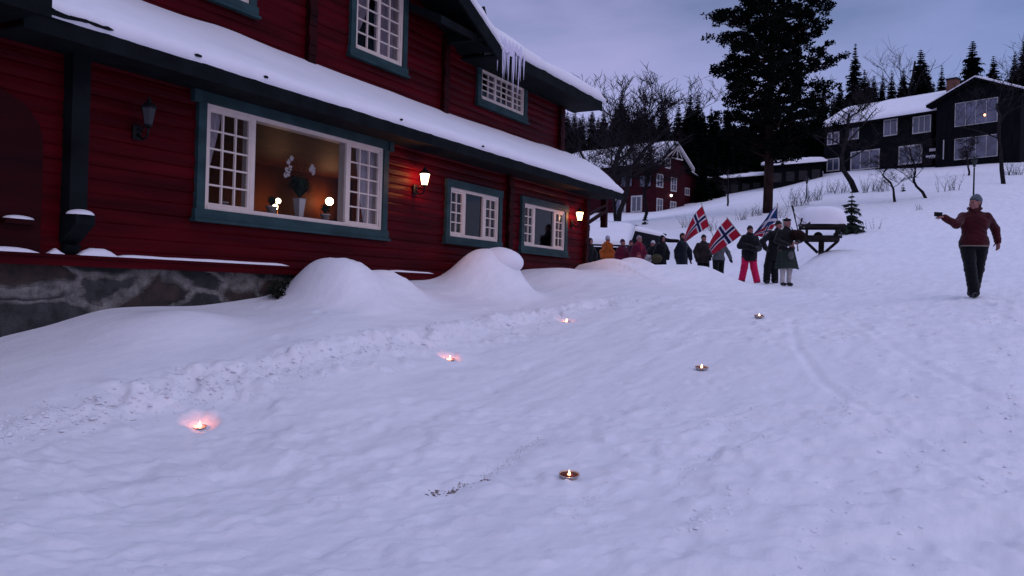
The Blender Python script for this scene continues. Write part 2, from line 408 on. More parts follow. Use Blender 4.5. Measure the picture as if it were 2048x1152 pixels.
# boot prints on the trodden slope at the right and behind the marchers
pr = random.Random(5)
def dent(cx, cy, rx, ry, dep):
    i0, i1 = np.searchsorted(xs, [cx-.5, cx+.5]); j0, j1 = np.searchsorted(ys, [cy-.5, cy+.5])
    sub = np.s_[i0:i1, j0:j1]; a = (GX[sub]-cx)/rx; b = (GY[sub]-cy)/ry; q = a*a+b*b
    D2[sub] += -dep*np.exp(-q**1.5) + dep*.35*np.exp(-((np.sqrt(q)-1.5)/.35)**2)
D2 = det.reshape(GX.shape)
for k in range(260):
    px = pr.uniform(1250, 2040) if k % 3 else pr.uniform(500, 1400); py = 600 + 540*pr.random()**1.5
    h_ = hit0(px, min(py, 1150))
    dent(h_.x, h_.y, pr.uniform(.05,.09), pr.uniform(.09,.15), pr.uniform(.006,.020))
for k in range(7):
    h_ = hit0(1985+k*18, 612+k*13); dent(h_.x+(.1 if k%2 else -.1), h_.y, .09, .14, .05)
pit_px = ((400,850),(900,718),(1133,643))
PITS = [hit0(*q) for q in pit_px]
for h_ in PITS: dent(h_.x, h_.y, .13, .13, .040)
gz = gz + D2.ravel()
_zi = gz.reshape(GX.shape)
def gz_at(x, y):
    i = int(np.clip(np.searchsorted(xs, x)-1, 0, len(xs)-2)); j = int(np.clip(np.searchsorted(ys, y)-1, 0, len(ys)-2))
    u = (x-xs[i])/(xs[i+1]-xs[i]); v = (y-ys[j])/(ys[j+1]-ys[j])
    return float((_zi[i,j]*(1-u)+_zi[i+1,j]*u)*(1-v) + (_zi[i,j+1]*(1-u)+_zi[i+1,j+1]*u)*v)
nx, ny = GX.shape
me = bpy.data.meshes.new('snow_ground')
me.vertices.add(nx*ny); me.vertices.foreach_set('co', np.stack([gx, gy, gz], 1).ravel())
I = np.arange((nx-1)*(ny-1)); a = (I//(ny-1))*ny + I%(ny-1)
loops = np.stack([a, a+ny, a+ny+1, a+1], 1).ravel()
me.loops.add(len(loops)); me.loops.foreach_set('vertex_index', loops)
me.polygons.add(len(I)); me.polygons.foreach_set('loop_start', I*4); me.polygons.foreach_set('loop_total', np.full(len(I), 4))
me.polygons.foreach_set('use_smooth', np.ones(len(I), dtype=bool)); me.update(calc_edges=True)
gm = mat('ground_snow', (.80,.79,.83), .7, spec=.25)
t = gm.node_tree; b = t.nodes['Principled BSDF']
tcn = t.nodes.new('ShaderNodeTexCoord')
def nse(sc, det_, rg=.6, vec=None):
    n = t.nodes.new('ShaderNodeTexNoise'); n.inputs['Scale'].default_value = sc; n.inputs['Detail'].default_value = det_; n.inputs['Roughness'].default_value = rg
    t.links.new(vec if vec else tcn.outputs['Object'], n.inputs['Vector']); return n
mpg = t.nodes.new('ShaderNodeMapping'); mpg.inputs['Rotation'].default_value = (0, 0, -1.02); t.links.new(tcn.outputs['Object'], mpg.inputs[0])
mps = t.nodes.new('ShaderNodeVectorMath'); mps.operation = 'MULTIPLY'; mps.inputs[1].default_value = (.55, 2.6, 1); t.links.new(mpg.outputs[0], mps.inputs[0])
rp = t.nodes.new('ShaderNodeValToRGB'); rp.color_ramp.elements[0].position = .36; rp.color_ramp.elements[1].position = .62
rp.color_ramp.elements[0].color = (.75,.74,.78,1); rp.color_ramp.elements[1].color = (.86,.85,.88,1)
t.links.new(nse(1.6, 10, .74, mps.outputs[0]).outputs['Fac'], rp.inputs[0]); t.links.new(rp.outputs[0], b.inputs['Base Color'])
bp = t.nodes.new('ShaderNodeBump'); bp.inputs['Strength'].default_value = .45; bp.inputs['Distance'].default_value = .03
t.links.new(nse(11, 12, .72).outputs['Fac'], bp.inputs['Height']); t.links.new(bp.outputs[0], b.inputs['Normal'])
me.materials.append(gm)
ground = bpy.data.objects.new('snow_ground', me); COL.objects.link(ground); tag(ground, kind='structure')

# loose crumbs of snow on the packed road, thickest along the ploughed edge
kb = MB(); kr = random.Random(8)
def crumb(x, y, s_c):
    z = gz_at(x, y); a0 = kr.uniform(0, 6.28); el_ = kr.uniform(.6, 1.0); hh = s_c*kr.uniform(.25, .6); n = len(kb.v)
    for ring, (rr, zz) in enumerate(((1.0, -.25), (.72, .6))):
        for i in range(6):
            a = 6.283*i/6; q = kr.uniform(.75, 1.2)*rr*s_c; dx, dy = math.cos(a)*q, math.sin(a)*q*el_
            kb.v.append((x+dx*math.cos(a0)-dy*math.sin(a0), y+dx*math.sin(a0)+dy*math.cos(a0), z+hh*zz))
    kb.v.append((x, y, z+hh))
    for i in range(6):
        j = (i+1) % 6; kb.f += [(n+i, n+j, n+6+j, n+6+i), (n+6+i, n+6+j, n+12)]; kb.m += [0, 0]
for i in range(1500):
    u = kr.random()**1.2*(len(PLOW)-1.6); k = int(u); p0, p1 = PLOW[k], PLOW[k+1]; x = p0[0]+(p1[0]-p0[0])*(u-k); y = p0[1]+(p1[1]-p0[1])*(u-k)
    tx, ty = p1-p0; l_ = math.hypot(tx, ty); o_ = kr.gauss(-.12, .16); crumb(x-ty/l_*o_, y+tx/l_*o_, kr.uniform(.006,.022)*(1+1.0*(kr.random() < .12)))
for i in range(110):
    cpx, cpy = kr.uniform(40, 2040), 620+520*kr.random()**1.15
    try: h_ = hit0(cpx, cpy)
    except Exception: continue
    dd_, _a = polyd(np.array([h_.x]), np.array([h_.y]), PLOW)
    if dd_[0] > 0: continue
    big_ = 1+1.0*(cpx > 1300)
    for j in range(kr.randrange(6, 26)):
        st_ = kr.gauss(0, .28); wd_ = kr.gauss(0, .07); crumb(h_.x+math.cos(1.02)*st_-math.sin(1.02)*wd_, h_.y+math.sin(1.02)*st_+math.cos(1.02)*wd_, kr.uniform(.004, .013)*big_)
ko = kb.build('snow_crumbs', M['snow'], None, True); tag(ko, 'loose crumbs of snow scattered over the packed road', 'snow crumbs', kind='stuff')

# grit and dirt pressed into the packed snow
gb = MB(); gr = random.Random(3)
def clod(px, py, s):
    h_ = hit(px, py); z = gz_at(h_.x, h_.y)
    a0 = gr.uniform(0, 6.3); k = 5; w_ = s*gr.uniform(.6, 1.6); d_ = s*gr.uniform(.5, 1.2); hh = s*gr.uniform(.15,.4)
    n = len(gb.v); pts = []
    for i in range(k):
        a = a0 + i*6.283/k; q = gr.uniform(.7, 1.2); x_, y_ = h_.x+math.cos(a)*w_*q, h_.y+math.sin(a)*d_*q
        gb.v.append((x_, y_, gz_at(x_, y_)-.004))
    gb.v.append((h_.x, h_.y, z+hh)); gb.f += [(n+i, n+(i+1)%k, n+k) for i in range(k)]; gb.m += [0]*k
for i in range(520):
    t_ = gr.random()**.8; clod(1080-110*t_+gr.gauss(0,4+5*t_), 874+78*t_+gr.gauss(0,3), gr.uniform(.003,.010))
for c0 in ((872,982,22,5),(930,972,14,6),(972,963,8,5),(905,980,10,4)):
    for i in range(34): clod(c0[0]+gr.gauss(0,c0[2]*.55), c0[1]+gr.gauss(0,c0[3]*.6), gr.uniform(.006,.022))
for i in range(14): clod(gr.uniform(820,1180), gr.uniform(900,1090), gr.uniform(.003,.007))
for i in range(26):
    t_ = gr.random(); clod(1245-55*t_+gr.gauss(0,3), 798+22*t_+gr.gauss(0,2), gr.uniform(.003,.008))
go = gb.build('grit', mat('grit_brown', (.20,.15,.14), .9, var=.5, vs=60)); tag(go, 'brown grit and dirt pressed into the packed snow near the nearest candle', 'grit', kind='stuff')
# ================================================================== the red lodge
lodge = empty('red_lodge', LF.o, LF.ang, 'large dark red log lodge with blue-green window trim and lit lanterns on its wall', 'building')
LWIN = {}
def rect_px(F, a, b, c, d_, d):     # TL, TR, BL, BR pixels of a rectangle on plane y=d -> x0,x1,z0,z1
    p = [F.xz(*q, d) for q in (a, b, c, d_)]
    return ((p[0][0]+p[2][0])/2, (p[1][0]+p[3][0])/2, (p[2][1]+p[3][1])/2, (p[0][1]+p[1][1])/2)
BW = rect_px(LF, (411.8,205.5),(764.9,297.7),(405.5,417.5),(762.3,461.3), -.04)
W1 = rect_px(LF, (899.4,374),(996.7,394.4),(896.7,471.7),(994.4,484.7), -.04)
W2 = rect_px(LF, (1047.8,405.6),(1130,423.6),(1045,491),(1127,501.4), -.04)
UD = .8
U1 = list(rect_px(LF, (714,-6),(806,10),(706,98),(803.5,133), UD-.04)); U1[3] = U1[2]+1.32
U2 = rect_px(LF, (963,136),(1048,172),(959.5,199),(1046.5,231), UD-.04)
x_, z_ = LF.xz(497, 18, UD-.04); U0 = (x_-1.45, x_, U1[2], U1[3])

def logwall(mb, x0, x1, z0, z1, holes, lh=.155, bulge=.020, d=0., seed=0, step=.5):
    bx = sorted(set([x0, x1] + [h for hh in holes for h in hh[:2] if x0 < h < x1] + [x0+step*i for i in range(1, int((x1-x0)/step)+1)]))
    k0 = z0 - (z0 % lh)
    def yy(x, z):
        r_ = math.floor((z-k0)/lh+1e-9); u = ((z-k0)/lh - r_)*2-1; u = max(-1, min(1, u))
        wob = (float(vnoise(x*1.3+r_*7.1, r_*3.3, seed))-.5)*.022
        return d - bulge*math.sqrt(max(0, 1-u*u)**1.1) + (wob if abs(u) < .98 else 0)
    for xa, xb in zip(bx[:-1], bx[1:]):
        if xb-xa < 1e-6: continue
        xm = (xa+xb)/2; cuts = [(h[2], h[3]) for h in holes if h[0] < xm < h[1]]
        segs = [(z0, z1)]
        for a, b in cuts:
            ns = []
            for s0, s1 in segs:
                if b <= s0 or a >= s1: ns.append((s0, s1))
                else:
                    if a > s0: ns.append((s0, a))
                    if b < s1: ns.append((b, s1))
            segs = ns
        for s0, s1 in segs:
            zz = {s0, s1}; r_ = math.floor((s0-k0)/lh)
            while k0+r_*lh < s1:
                for q in (.0, .04, .15, .5, .85, .96):
                    z = k0+(r_+q)*lh
                    if s0 < z < s1: zz.add(z)
                r_ += 1
            zz = sorted(zz)
            for za, zb in zip(zz[:-1], zz[1:]):
                e1, e2 = 1e-7, -1e-7
                mb.quad((xa, yy(xa, za+1e-6), za), (xb, yy(xb, za+1e-6), za), (xb, yy(xb, zb-1e-6), zb), (xa, yy(xa, zb-1e-6), zb))
def grow(r, k=.03): return (r[0]-k, r[1]+k, r[2]-k, r[3]+k)
FLZ = LF.xz(300, 535, -.06)[1]      # top of the belt board
BELT0, BELT1 = FLZ-.02, FLZ+.10
GABLE_C, GABLE_H = 9.9, 4.5
mb = MB(); logwall(mb, -1.5, 19.0, BELT1, 2.72, [grow(BW), grow(W1), grow(W2)], seed=1)
mb.build('log_wall', M['red'], lodge)
mb = MB(); logwall(mb, -1.5, 19.1, 3.1, 5.0, [grow(U0), grow(U1), grow(U2)], d=UD, seed=2)
# gable triangle above
zt = 5.0
while zt < 7.1:
    hw = GABLE_H*(1-(zt-4.93)/2.2)
    if hw > .1: logwall(mb, GABLE_C-hw, GABLE_C+hw, zt, zt+.19, [grow(U0), grow(U1)], d=UD, seed=3)
    zt += .19
# dark closure of the far end, back and floor of the house
mb.build('upper_wall', M['red'], lodge)
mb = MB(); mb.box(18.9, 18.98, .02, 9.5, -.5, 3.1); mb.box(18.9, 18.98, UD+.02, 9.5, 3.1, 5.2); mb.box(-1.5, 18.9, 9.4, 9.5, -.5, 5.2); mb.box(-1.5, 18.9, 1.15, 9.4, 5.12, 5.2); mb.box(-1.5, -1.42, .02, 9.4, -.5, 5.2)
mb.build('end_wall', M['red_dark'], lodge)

# foundation with big mortared stones: displaced sheet
st = bpy.data.materials.new('mortared_stone'); st.use_nodes = True; t = st.node_tree; b = t.nodes['Principled BSDF']; b.inputs['Roughness'].default_value = .85
tcn = t.nodes.new('ShaderNodeTexCoord'); mpn = t.nodes.new('ShaderNodeMapping'); mpn.inputs['Scale'].default_value = (1.15, 1, 2.3); mpn.inputs['Location'].default_value = (.35, 0, .62)
t.links.new(tcn.outputs['Object'], mpn.inputs[0])
dn = t.nodes.new('ShaderNodeTexNoise'); dn.inputs['Scale'].default_value = 2.6; dn.inputs['Detail'].default_value = 4; t.links.new(mpn.outputs[0], dn.inputs['Vector'])
va = t.nodes.new('ShaderNodeMix'); va.data_type = 'RGBA'; va.inputs['Factor'].default_value = .30
t.links.new(mpn.outputs[0], va.inputs['A']); t.links.new(dn.outputs['Color'], va.inputs['B'])
vo = t.nodes.new('ShaderNodeTexVoronoi'); vo.feature = 'DISTANCE_TO_EDGE'; vo.voronoi_dimensions = '3D'; vo.inputs['Scale'].default_value = 1.25; vo.inputs['Randomness'].default_value = .9
vc = t.nodes.new('ShaderNodeTexVoronoi'); vc.inputs['Scale'].default_value = 1.25; vc.inputs['Randomness'].default_value = .9
fl = t.nodes.new('ShaderNodeVectorMath'); fl.operation = 'MULTIPLY'; fl.inputs[1].default_value = (1, 0, 1)
t.links.new(va.outputs['Result'], fl.inputs[0]); t.links.new(fl.outputs[0], vo.inputs['Vector']); t.links.new(fl.outputs[0], vc.inputs['Vector'])
r1 = t.nodes.new('ShaderNodeValToRGB'); r1.color_ramp.elements[0].position = .035; r1.color_ramp.elements[1].position = .08
t.links.new(vo.outputs['Distance'], r1.inputs[0])
r2 = t.nodes.new('ShaderNodeValToRGB'); r2.color_ramp.interpolation = 'CONSTANT'
for i, (p, c) in enumerate(((0,(.026,.028,.03)),(.3,(.042,.024,.019)),(.5,(.040,.042,.044)),(.72,(.020,.022,.022)),(.86,(.055,.038,.03)))):
    q = r2.color_ramp.elements[i] if i < 2 else r2.color_ramp.elements.new(p); q.position = p; q.color = (*c, 1)
t.links.new(vc.outputs['Color'], r2.inputs[0])
n3 = t.nodes.new('ShaderNodeTexNoise'); n3.inputs['Scale'].default_value = 5; n3.inputs['Detail'].default_value = 9; n3.inputs['Roughness'].default_value = .75; t.links.new(tcn.outputs['Object'], n3.inputs['Vector'])
mul = t.nodes.new('ShaderNodeMix'); mul.data_type = 'RGBA'; mul.blend_type = 'OVERLAY'; mul.inputs['Factor'].default_value = .95
m1_ = t.nodes.new('ShaderNodeMix'); m1_.data_type = 'RGBA'; m1_.inputs['A'].default_value = (.20,.19,.18,1)
t.links.new(r1.outputs[0], m1_.inputs['Factor']); t.links.new(r2.outputs[0], m1_.inputs['B'])
rg_ = t.nodes.new('ShaderNodeValToRGB'); rg_.color_ramp.elements[0].position = .40; rg_.color_ramp.elements[0].color = (.22,.22,.21,1); rg_.color_ramp.elements[1].position = .62; rg_.color_ramp.elements[1].color = (1,.98,.93,1)
t.links.new(n3.outputs['Fac'], rg_.inputs[0]); mul.blend_type = 'MULTIPLY'
t.links.new(m1_.outputs['Result'], mul.inputs['A']); t.links.new(rg_.outputs[0], mul.inputs['B']); t.links.new(mul.outputs['Result'], b.inputs['Base Color'])
adn = t.nodes.new('ShaderNodeMath'); adn.operation = 'MULTIPLY_ADD'; adn.inputs[1].default_value = .35
t.links.new(n3.outputs['Fac'], adn.inputs[0]); t.links.new(r1.outputs[0], adn.inputs[2])
bp = t.nodes.new('ShaderNodeBump'); bp.inputs['Strength'].default_value = .8; bp.inputs['Distance'].default_value = .05
t.links.new(adn.outputs[0], bp.inputs['Height']); t.links.new(bp.outputs[0], b.inputs['Normal'])
A = [[(x, .03+.05*float(fbm(x*1.7, z*2.6, 9, 3))+(.0), z) for z in np.linspace(-2.6, BELT0+.01, 30)] for x in np.linspace(-1.5, 19, 200)]
mb = MB(); mb.grid(A); mb.build('stone_foundation', st, lodge, True)

mb = MB(); mb.box(-1.5, 19.05, -.075, .04, BELT0, BELT1); mb.box(-1.5, 19.05, -.095, -.076, BELT1-.03, BELT1-.005)
belt = mb.build('belt_board', M['red'], lodge)
# snow lying on the belt board
def ridge_snow(mb, pts, y0, y1, seed=0):        # pts (x, z, height)
    prof = [(0, 0), (.08, .75), (.35, 1), (.75, .95), (1, .6), (1, 0)]
    A = [[(x, y0+(y1-y0)*(1-u), z+h*v) for u, v in prof] for x, z, h in pts]
    mb.grid(A)
def beltsnow(xa, xb, h, taper=.15):
    mb = MB()
    n = max(6, int((xb-xa)/.12)); pts = []
    for i in range(n+1):
        x = xa+(xb-xa)*i/n; e_ = min(1, (x-xa)/taper+.05, (xb-x)/taper+.05)
        pts.append((x, BELT1+.001, h*e_*(.7+.6*float(fbm(x*2.3, 4.1, 8, 3)))))
    ridge_snow(mb, pts, -.098, .0); mb.build('snow_strip', M['snow'], belt, True)
gx_ = lambda px, py=525: LF.xz(px, py, -.06)[0]
beltsnow(gx_(-60), gx_(74), .045); beltsnow(gx_(95), gx_(125), .085, .12); beltsnow(gx_(155), gx_(232), .085, .12)
beltsnow(gx_(228), gx_(575), .030); beltsnow(gx_(775), gx_(865), .030); beltsnow(gx_(1020), gx_(1175), .02)

# ------------------------------------------------------------------ windows
def curtain(win, tl, tr, bl, br, z0, z1, y, m, name='curtain'):
    nu, nv = 26, 22; A = []
    for i in range(nu+1):
        u = i/nu; col = []
        for j in range(nv+1):
            v = j/nv; xa = tl+(bl-tl)*v**1.4; xb = tr+(br-tr)*v**1.4
            col.append((xa+(xb-xa)*u, y+.014*math.sin(u*31+v*1.5)*(1-.3*v)+.006*math.sin(u*77+v*4), z1+(z0-z1)*v))
        A.append(col)
    mb = MB(); mb.grid(A); return mb.build(name, m, win, True)
def window(F, par, r, d, secs, trim=.13, sill=.17, gl='glass', tm=None, wm=None, mun=.022, depth=.13, casing=.055, ears=False):
    x0, x1, z0, z1 = r; tm = tm or M['teal']; wm = wm or M['white']
    mb = MB(); f = d-.075; b_ = d+.02
    mb.box(x0-trim, x0, f, b_, z0, z1); mb.box(x1, x1+trim, f, b_, z0, z1)
    mb.box(x0-trim-.02, x1+trim+.02, f-.008, b_, z1, z1+trim*1.15)
    mb.box(x0-trim-.03, x1+trim+.03, f-.012, b_, z0-sill, z0)
    mb.box(x0-trim-.05, x1+trim+.05, f-.045, b_-.002, z0-sill-.035, z0-sill+.0)
    if ears:
        for xx in (x0-trim-.09, x1+trim-.02): mb.box(xx, xx+.11, f-.03, b_-.004, z1-.02, z1+trim*1.15+.14)
    w = mb.build('window', tm, par)
    mb = MB(); a, c = d-.045, d+depth
    mb.box(x0, x0+casing, a, c, z0, z1); mb.box(x1-casing, x1, a, c, z0, z1)
    mb.box(x0+casing, x1-casing, a, c, z1-casing, z1); mb.box(x0+casing, x1-casing, a-.012, c, z0, z0+casing)
    mb.build('frame', wm, w)
    for xa, xb, cols, rows in secs:
        lo, hi = z0+casing, z1-casing; st_ = .035
        if cols:
            mb = MB(); a2, c2 = d-.03, d+.012
            mb.box(xa, xa+st_, a2, c2, lo, hi); mb.box(xb-st_, xb, a2, c2, lo, hi)
            mb.box(xa+st_, xb-st_, a2, c2, hi-st_, hi); mb.box(xa+st_, xb-st_, a2, c2, lo, lo+st_)
            for i in range(1, cols):
                xc = xa+st_+(xb-xa-2*st_)*i/cols; mb.box(xc-mun/2, xc+mun/2, a2+.004, c2-.004, lo+st_, hi-st_)
            for i in range(1, rows):
                zc = lo+st_+(hi-lo-2*st_)*i/rows; mb.box(xa+st_, xb-st_, a2+.007, c2-.007, zc-mun/2, zc+mun/2)
            mb.build('casement', wm, w)
        mb = MB(); mb.box(xa+.005, xb-.005, d+.001, d+.006, lo, hi); mb.build('pane', M[gl], w)
    return w
x0, x1, z0, z1 = BW
xa = LF.xz(497, 320, -.03)[0]; xb = LF.xz(697, 380, -.03)[0]
bw = window(LF, lodge, BW, 0, [(x0+.055, xa+.03, 3, 5), (xa+.03, xb, 0, 0), (xb, x1-.055, 3, 5)], trim=.125, sill=.13, ears=True)
bw['label'] = 'wide picture window with the lit room behind it'
for u0, u1 in ((xa+.03, xa+.11), (xb-.07, xb-.001)): mb = MB(); mb.box(u0, u1, -.035, .12, z0+.055, z1-.055); mb.build('mullion', M['white'], bw)
curtain(bw, x0+.06, x0+.36, x0+.06, x0+.12, z0+.32, z1-.05, .10, M['lace'])
curtain(bw, x1-.50, x1-.06, x1-.26, x1-.06, z0+.08, z1-.05, .10, M['lace'])
def q3(r, px1, px2, py): return LF.xz(px1, py, -.03)[0], LF.xz(px2, py, -.03)[0]
a, c = q3(W1, 927.5, 968, 430)
w1 = window(LF, lodge, W1, 0, [(W1[0]+.05, a-.035, 2, 4), (a-.035, c+.035, 0, 0), (c+.035, W1[1]-.05, 2, 4)], gl='glass_sky', trim=.12, sill=.11)
for u0 in (a-.04, c-.05): mb = MB(); mb.box(u0, u0+.09, -.036, .1, W1[2]+.055, W1[3]-.055); mb.build('mullion', M['white'], w1)
curtain(w1, c-.16, W1[1]-.06, c+.02, W1[1]-.06, W1[2]+.06, W1[3]-.06, .10, M['lace_dim'])
curtain(w1, W1[0]+.06, a-.02, W1[0]+.06, a-.06, W1[2]+.06, W1[2]+.62, .10, M['lace_dim'])
a, c = q3(W2, 1067, 1109, 455)
w2 = window(LF, lodge, W2, 0, [(W2[0]+.05, a-.03, 2, 4), (a-.03, c+.03, 0, 0), (c+.03, W2[1]-.05, 2, 4)], gl='glass_sky', trim=.12, sill=.13)
for u0 in (a-.04, c-.05): mb = MB(); mb.box(u0, u0+.09, -.036, .1, W2[2]+.055, W2[3]-.055); mb.build('mullion', M['white'], w2)
curtain(w2, c-.02, W2[1]-.06, c+.04, W2[1]-.06, W2[2]+.06, W2[3]-.06, .10, M['lace_dim'])
for r in (U0, U1):
    m_ = (r[0]+r[1])/2
    w = window(LF, lodge, r, UD, [(r[0]+.05, m_, 2, 5), (m_, r[1]-.05, 2, 5)], trim=.125, sill=.13)
    curtain(w, r[0]+.06, m_-.05, r[0]+.06, r[0]+.12, r[2]+.1, r[3]-.05, UD+.1, M['lace_dim'])
    curtain(w, m_+.03, r[1]-.06, m_+.04, r[1]-.06, r[2]+.06, r[3]-.05, UD+.1, M['lace_dim'])
r = U2; k1 = LF.xz(989, 170, UD)[0]; k2 = LF.xz(1024, 190, UD)[0]
w = window(LF, lodge, r, UD, [(r[0]+.05, k1, 2, 4), (k1, k2, 3, 4), (k2, r[1]-.05, 2, 4)], trim=.14, sill=.13)
curtain(w, k2, r[1]-.06, k2+.05, r[1]-.06, r[2]+.06, r[3]-.06, UD+.1, M['lace_dim'])
curtain(w, k1-.1, k2-.3, k1, k1+.2, r[2]+.06, r[3]-.06, UD+.1, M['lace_dim'])

# ------------------------------------------------------------------ crossing log ends
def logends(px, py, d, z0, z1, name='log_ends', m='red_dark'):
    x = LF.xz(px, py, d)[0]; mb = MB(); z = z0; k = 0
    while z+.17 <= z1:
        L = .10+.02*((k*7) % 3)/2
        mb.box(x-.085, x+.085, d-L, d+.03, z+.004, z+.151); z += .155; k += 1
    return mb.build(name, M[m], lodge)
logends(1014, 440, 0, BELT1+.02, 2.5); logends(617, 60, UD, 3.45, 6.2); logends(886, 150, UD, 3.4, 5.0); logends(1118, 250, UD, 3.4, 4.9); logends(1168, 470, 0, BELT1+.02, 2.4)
# dark corner post of the porch with bracket
xp = LF.xz(152, 300, -.1)[0]; zl = LF.xz(152, 430, -.15)[1]
mb = MB(); z = zl
mb.box(xp-.10, xp+.10, -.17, .02, z, 2.36)
mb.prism([(xp-.11, -.02, BELT1+.12), (xp-.11, -.30, zl-.1), (xp-.11, -.30, zl), (xp-.11, -.02, zl)], (.22, 0, 0))
mb.prism([(xp-.09, -.02, BELT1-.0), (xp-.09, -.12, BELT1+.10), (xp-.09, -.02, BELT1+.12)], (.18, 0, 0))
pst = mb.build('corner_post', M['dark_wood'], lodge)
def lump_mesh(name, c, r, par, seed=0, m='snow', flat=.25):
    mb = MB(); nu, nv = 18, 9; A = []
    for i in range(nu+1):
        a = 2*math.pi*i/nu; row = []
        for j in range(nv+1):
            ph = math.pi*.5*j/nv; k = .85+.3*float(vnoise(math.cos(a)*1.7+5, math.sin(a)*1.7+seed, seed))
            row.append((c[0]+r[0]*k*math.cos(a)*math.cos(ph), c[1]+r[1]*k*math.sin(a)*math.cos(ph), c[2]+r[2]*math.sin(ph)))
        A.append(row)
    mb.grid(A); return mb.build(name, M[m], par, True)
lump_mesh('snow_cap', (xp, -.22, zl+.0), (.14, .11, .06), pst, 3)
xq = LF.xz(38, 436, -.12)[0]
mb = MB(); mb.box(xq-.16, xq+.16, -.17, .0, LF.xz(38,438,-.12)[1]-.05, LF.xz(38,438,-.12)[1]); led = mb.build('log_stub', M['red_dark'], lodge)
lump_mesh('snow_cap', (xq, -.10, LF.xz(38,438,-.12)[1]), (.15, .08, .04), led, 5)
# arched porch opening at the far left, its shade put into a dark panel
xr = LF.xz(84, 330, -.06)[0]; xl = xr-1.5; zt = LF.xz(60, 190, -.06)[1]
poly = [(xl, -.07, BELT1+.02), (xr, -.07, BELT1+.02), (xr, -.07, zt-.45)]
for i in range(1, 9):
    a = math.pi*i/9; poly.append(((xl+xr)/2+.75*math.cos(a), -.07, zt-.45+.5*math.sin(a)))
poly.append((xl, -.07, zt-.45))
mb = MB(); mb.prism(poly, (0, .06, 0)); mb.build('arch_shade_panel', M['red_dark'], lodge)

# ------------------------------------------------------------------ lower (pent) roof and its snow
E0 = LF.xz(300, 97, -.62)[1]
def eavez(px, py, d): return LF.xz(px, py, d)[1]
ZE = (LF.xz(150, 45, -.62)[1] + LF.xz(700, 221, -.62)[1] + LF.xz(1100, 340, -.62)[1])/3
ZJ = LF.xz(650, 127, UD-.05)[1] - .22
T0 = LF.xz(50, 17, -.62)[0]; T1 = LF.xz(1243, 384, -.62)[0]
print('eave', ZE, ZJ, T0, T1, 'belt', BELT0, 'BW', BW)
mb = MB()
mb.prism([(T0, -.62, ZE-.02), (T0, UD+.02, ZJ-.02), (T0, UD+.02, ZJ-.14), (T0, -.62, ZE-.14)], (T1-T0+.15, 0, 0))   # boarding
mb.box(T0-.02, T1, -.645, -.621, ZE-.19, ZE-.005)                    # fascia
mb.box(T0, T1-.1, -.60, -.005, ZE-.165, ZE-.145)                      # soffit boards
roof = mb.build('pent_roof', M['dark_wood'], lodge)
def tend(s): return T1 + .95*max(0, s)**.75
def snowgrid(ts, prof, zfun):
    A = []
    for i, tt in enumerate(ts):
        row = []
        for (s, dd, zz) in prof: row.append(zfun(tt, s, dd, zz))
        A.append(row)
    return A
prof = [(0, -.57, -.04), (0, -.635, -.03), (0, -.675, .03), (.01, -.665, .10), (.03, -.62, .165)]
for i in range(1, 22): prof.append((i/21, None, None))
prof.append((1.0, UD+.0, .2))
def zf(u, s, dd, zz):                # u 0..1 along the roof
    tt = T0 + u*(tend(s)-T0)
    fl_ = sst(0, .5/15, 1-u) if False else 1.0
    fade = float(1-math.exp(-((1-u)*15.2/.35)**1.0)) if u < 1 else 0.0
    fade = max(fade, .0)
    th = .185 + .05*(float(fbm(tt*.45, s*1.2, 5, 3))-.5)*2 + .16*float(sst(15.5, 19.5, tt))*math.sin(min(1, s)*math.pi*.8+.25)
    ragged = .022*(float(fbm(tt*4.5, 2, 15, 3))-.5)*2
    left = float(1-sst(T0, T0+1.6, tt))
    if dd is None:
        dd = -.56+(UD-.03+.56)*s; base = ZE+(ZJ-ZE)*(dd+.62)/(UD+.62)
        k = min(1, .75+s*3)
        z = base + th*k*(.35+.65*fade)
        if s < .25: z -= left*.10*float(sst(.45,.6,fbm(tt*3, s*9, 44, 3)))*(1-s*4)
        return (tt, dd, z)
    if s == 1.0: return (tt, dd, ZJ+th)
    base = ZE + .0
    kk = (zz if zz < 0 else zz*th/.185*(.35+.65*fade))
    return (tt, dd - ragged*(1 if zz > 0 else .4), base+kk+ragged*.4)
A = snowgrid(np.concatenate([np.linspace(0, .97, 190), np.linspace(.972, 1, 22)]), prof, zf)
mb = MB(); mb.grid(A)
mb.f.append(tuple(len(mb.v)-len(prof)+i for i in range(len(prof)))); mb.m.append(0)
mb.build('snow_cover', M['snow'], roof, True)
# small holes and bare patches where the snow slid off at the edge
mb = MB()
for px, py, s in ((160,42,.16),(185,50,.12),(205,57,.10),(95,22,.2),(120,33,.22),(75,12,.15),(392,112,.05),(527,155,.03),(798,240,.03),(962,293,.04)):
    mb = MB(); x, z = LF.xz(px, py, -.64); z = min(z, ZE+.13); z = max(z, ZE+.02)
    pts = []
    for i in range(9):
        a = 6.283*i/9; q = rnd.uniform(.6, 1.2); pts.append((x+s*q*math.cos(a), -.678-.02, z+.018*q*math.sin(a)))
    mb.prism(pts, (0, .05, 0)); mb.build('bare_patch', M['dark_wood'], roof)

# canopy slab added at the far left to darken the corner above the porch
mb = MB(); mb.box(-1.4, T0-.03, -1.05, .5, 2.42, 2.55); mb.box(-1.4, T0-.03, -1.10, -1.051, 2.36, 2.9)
mb.build('darkening_canopy', M['dark_wood'], lodge)

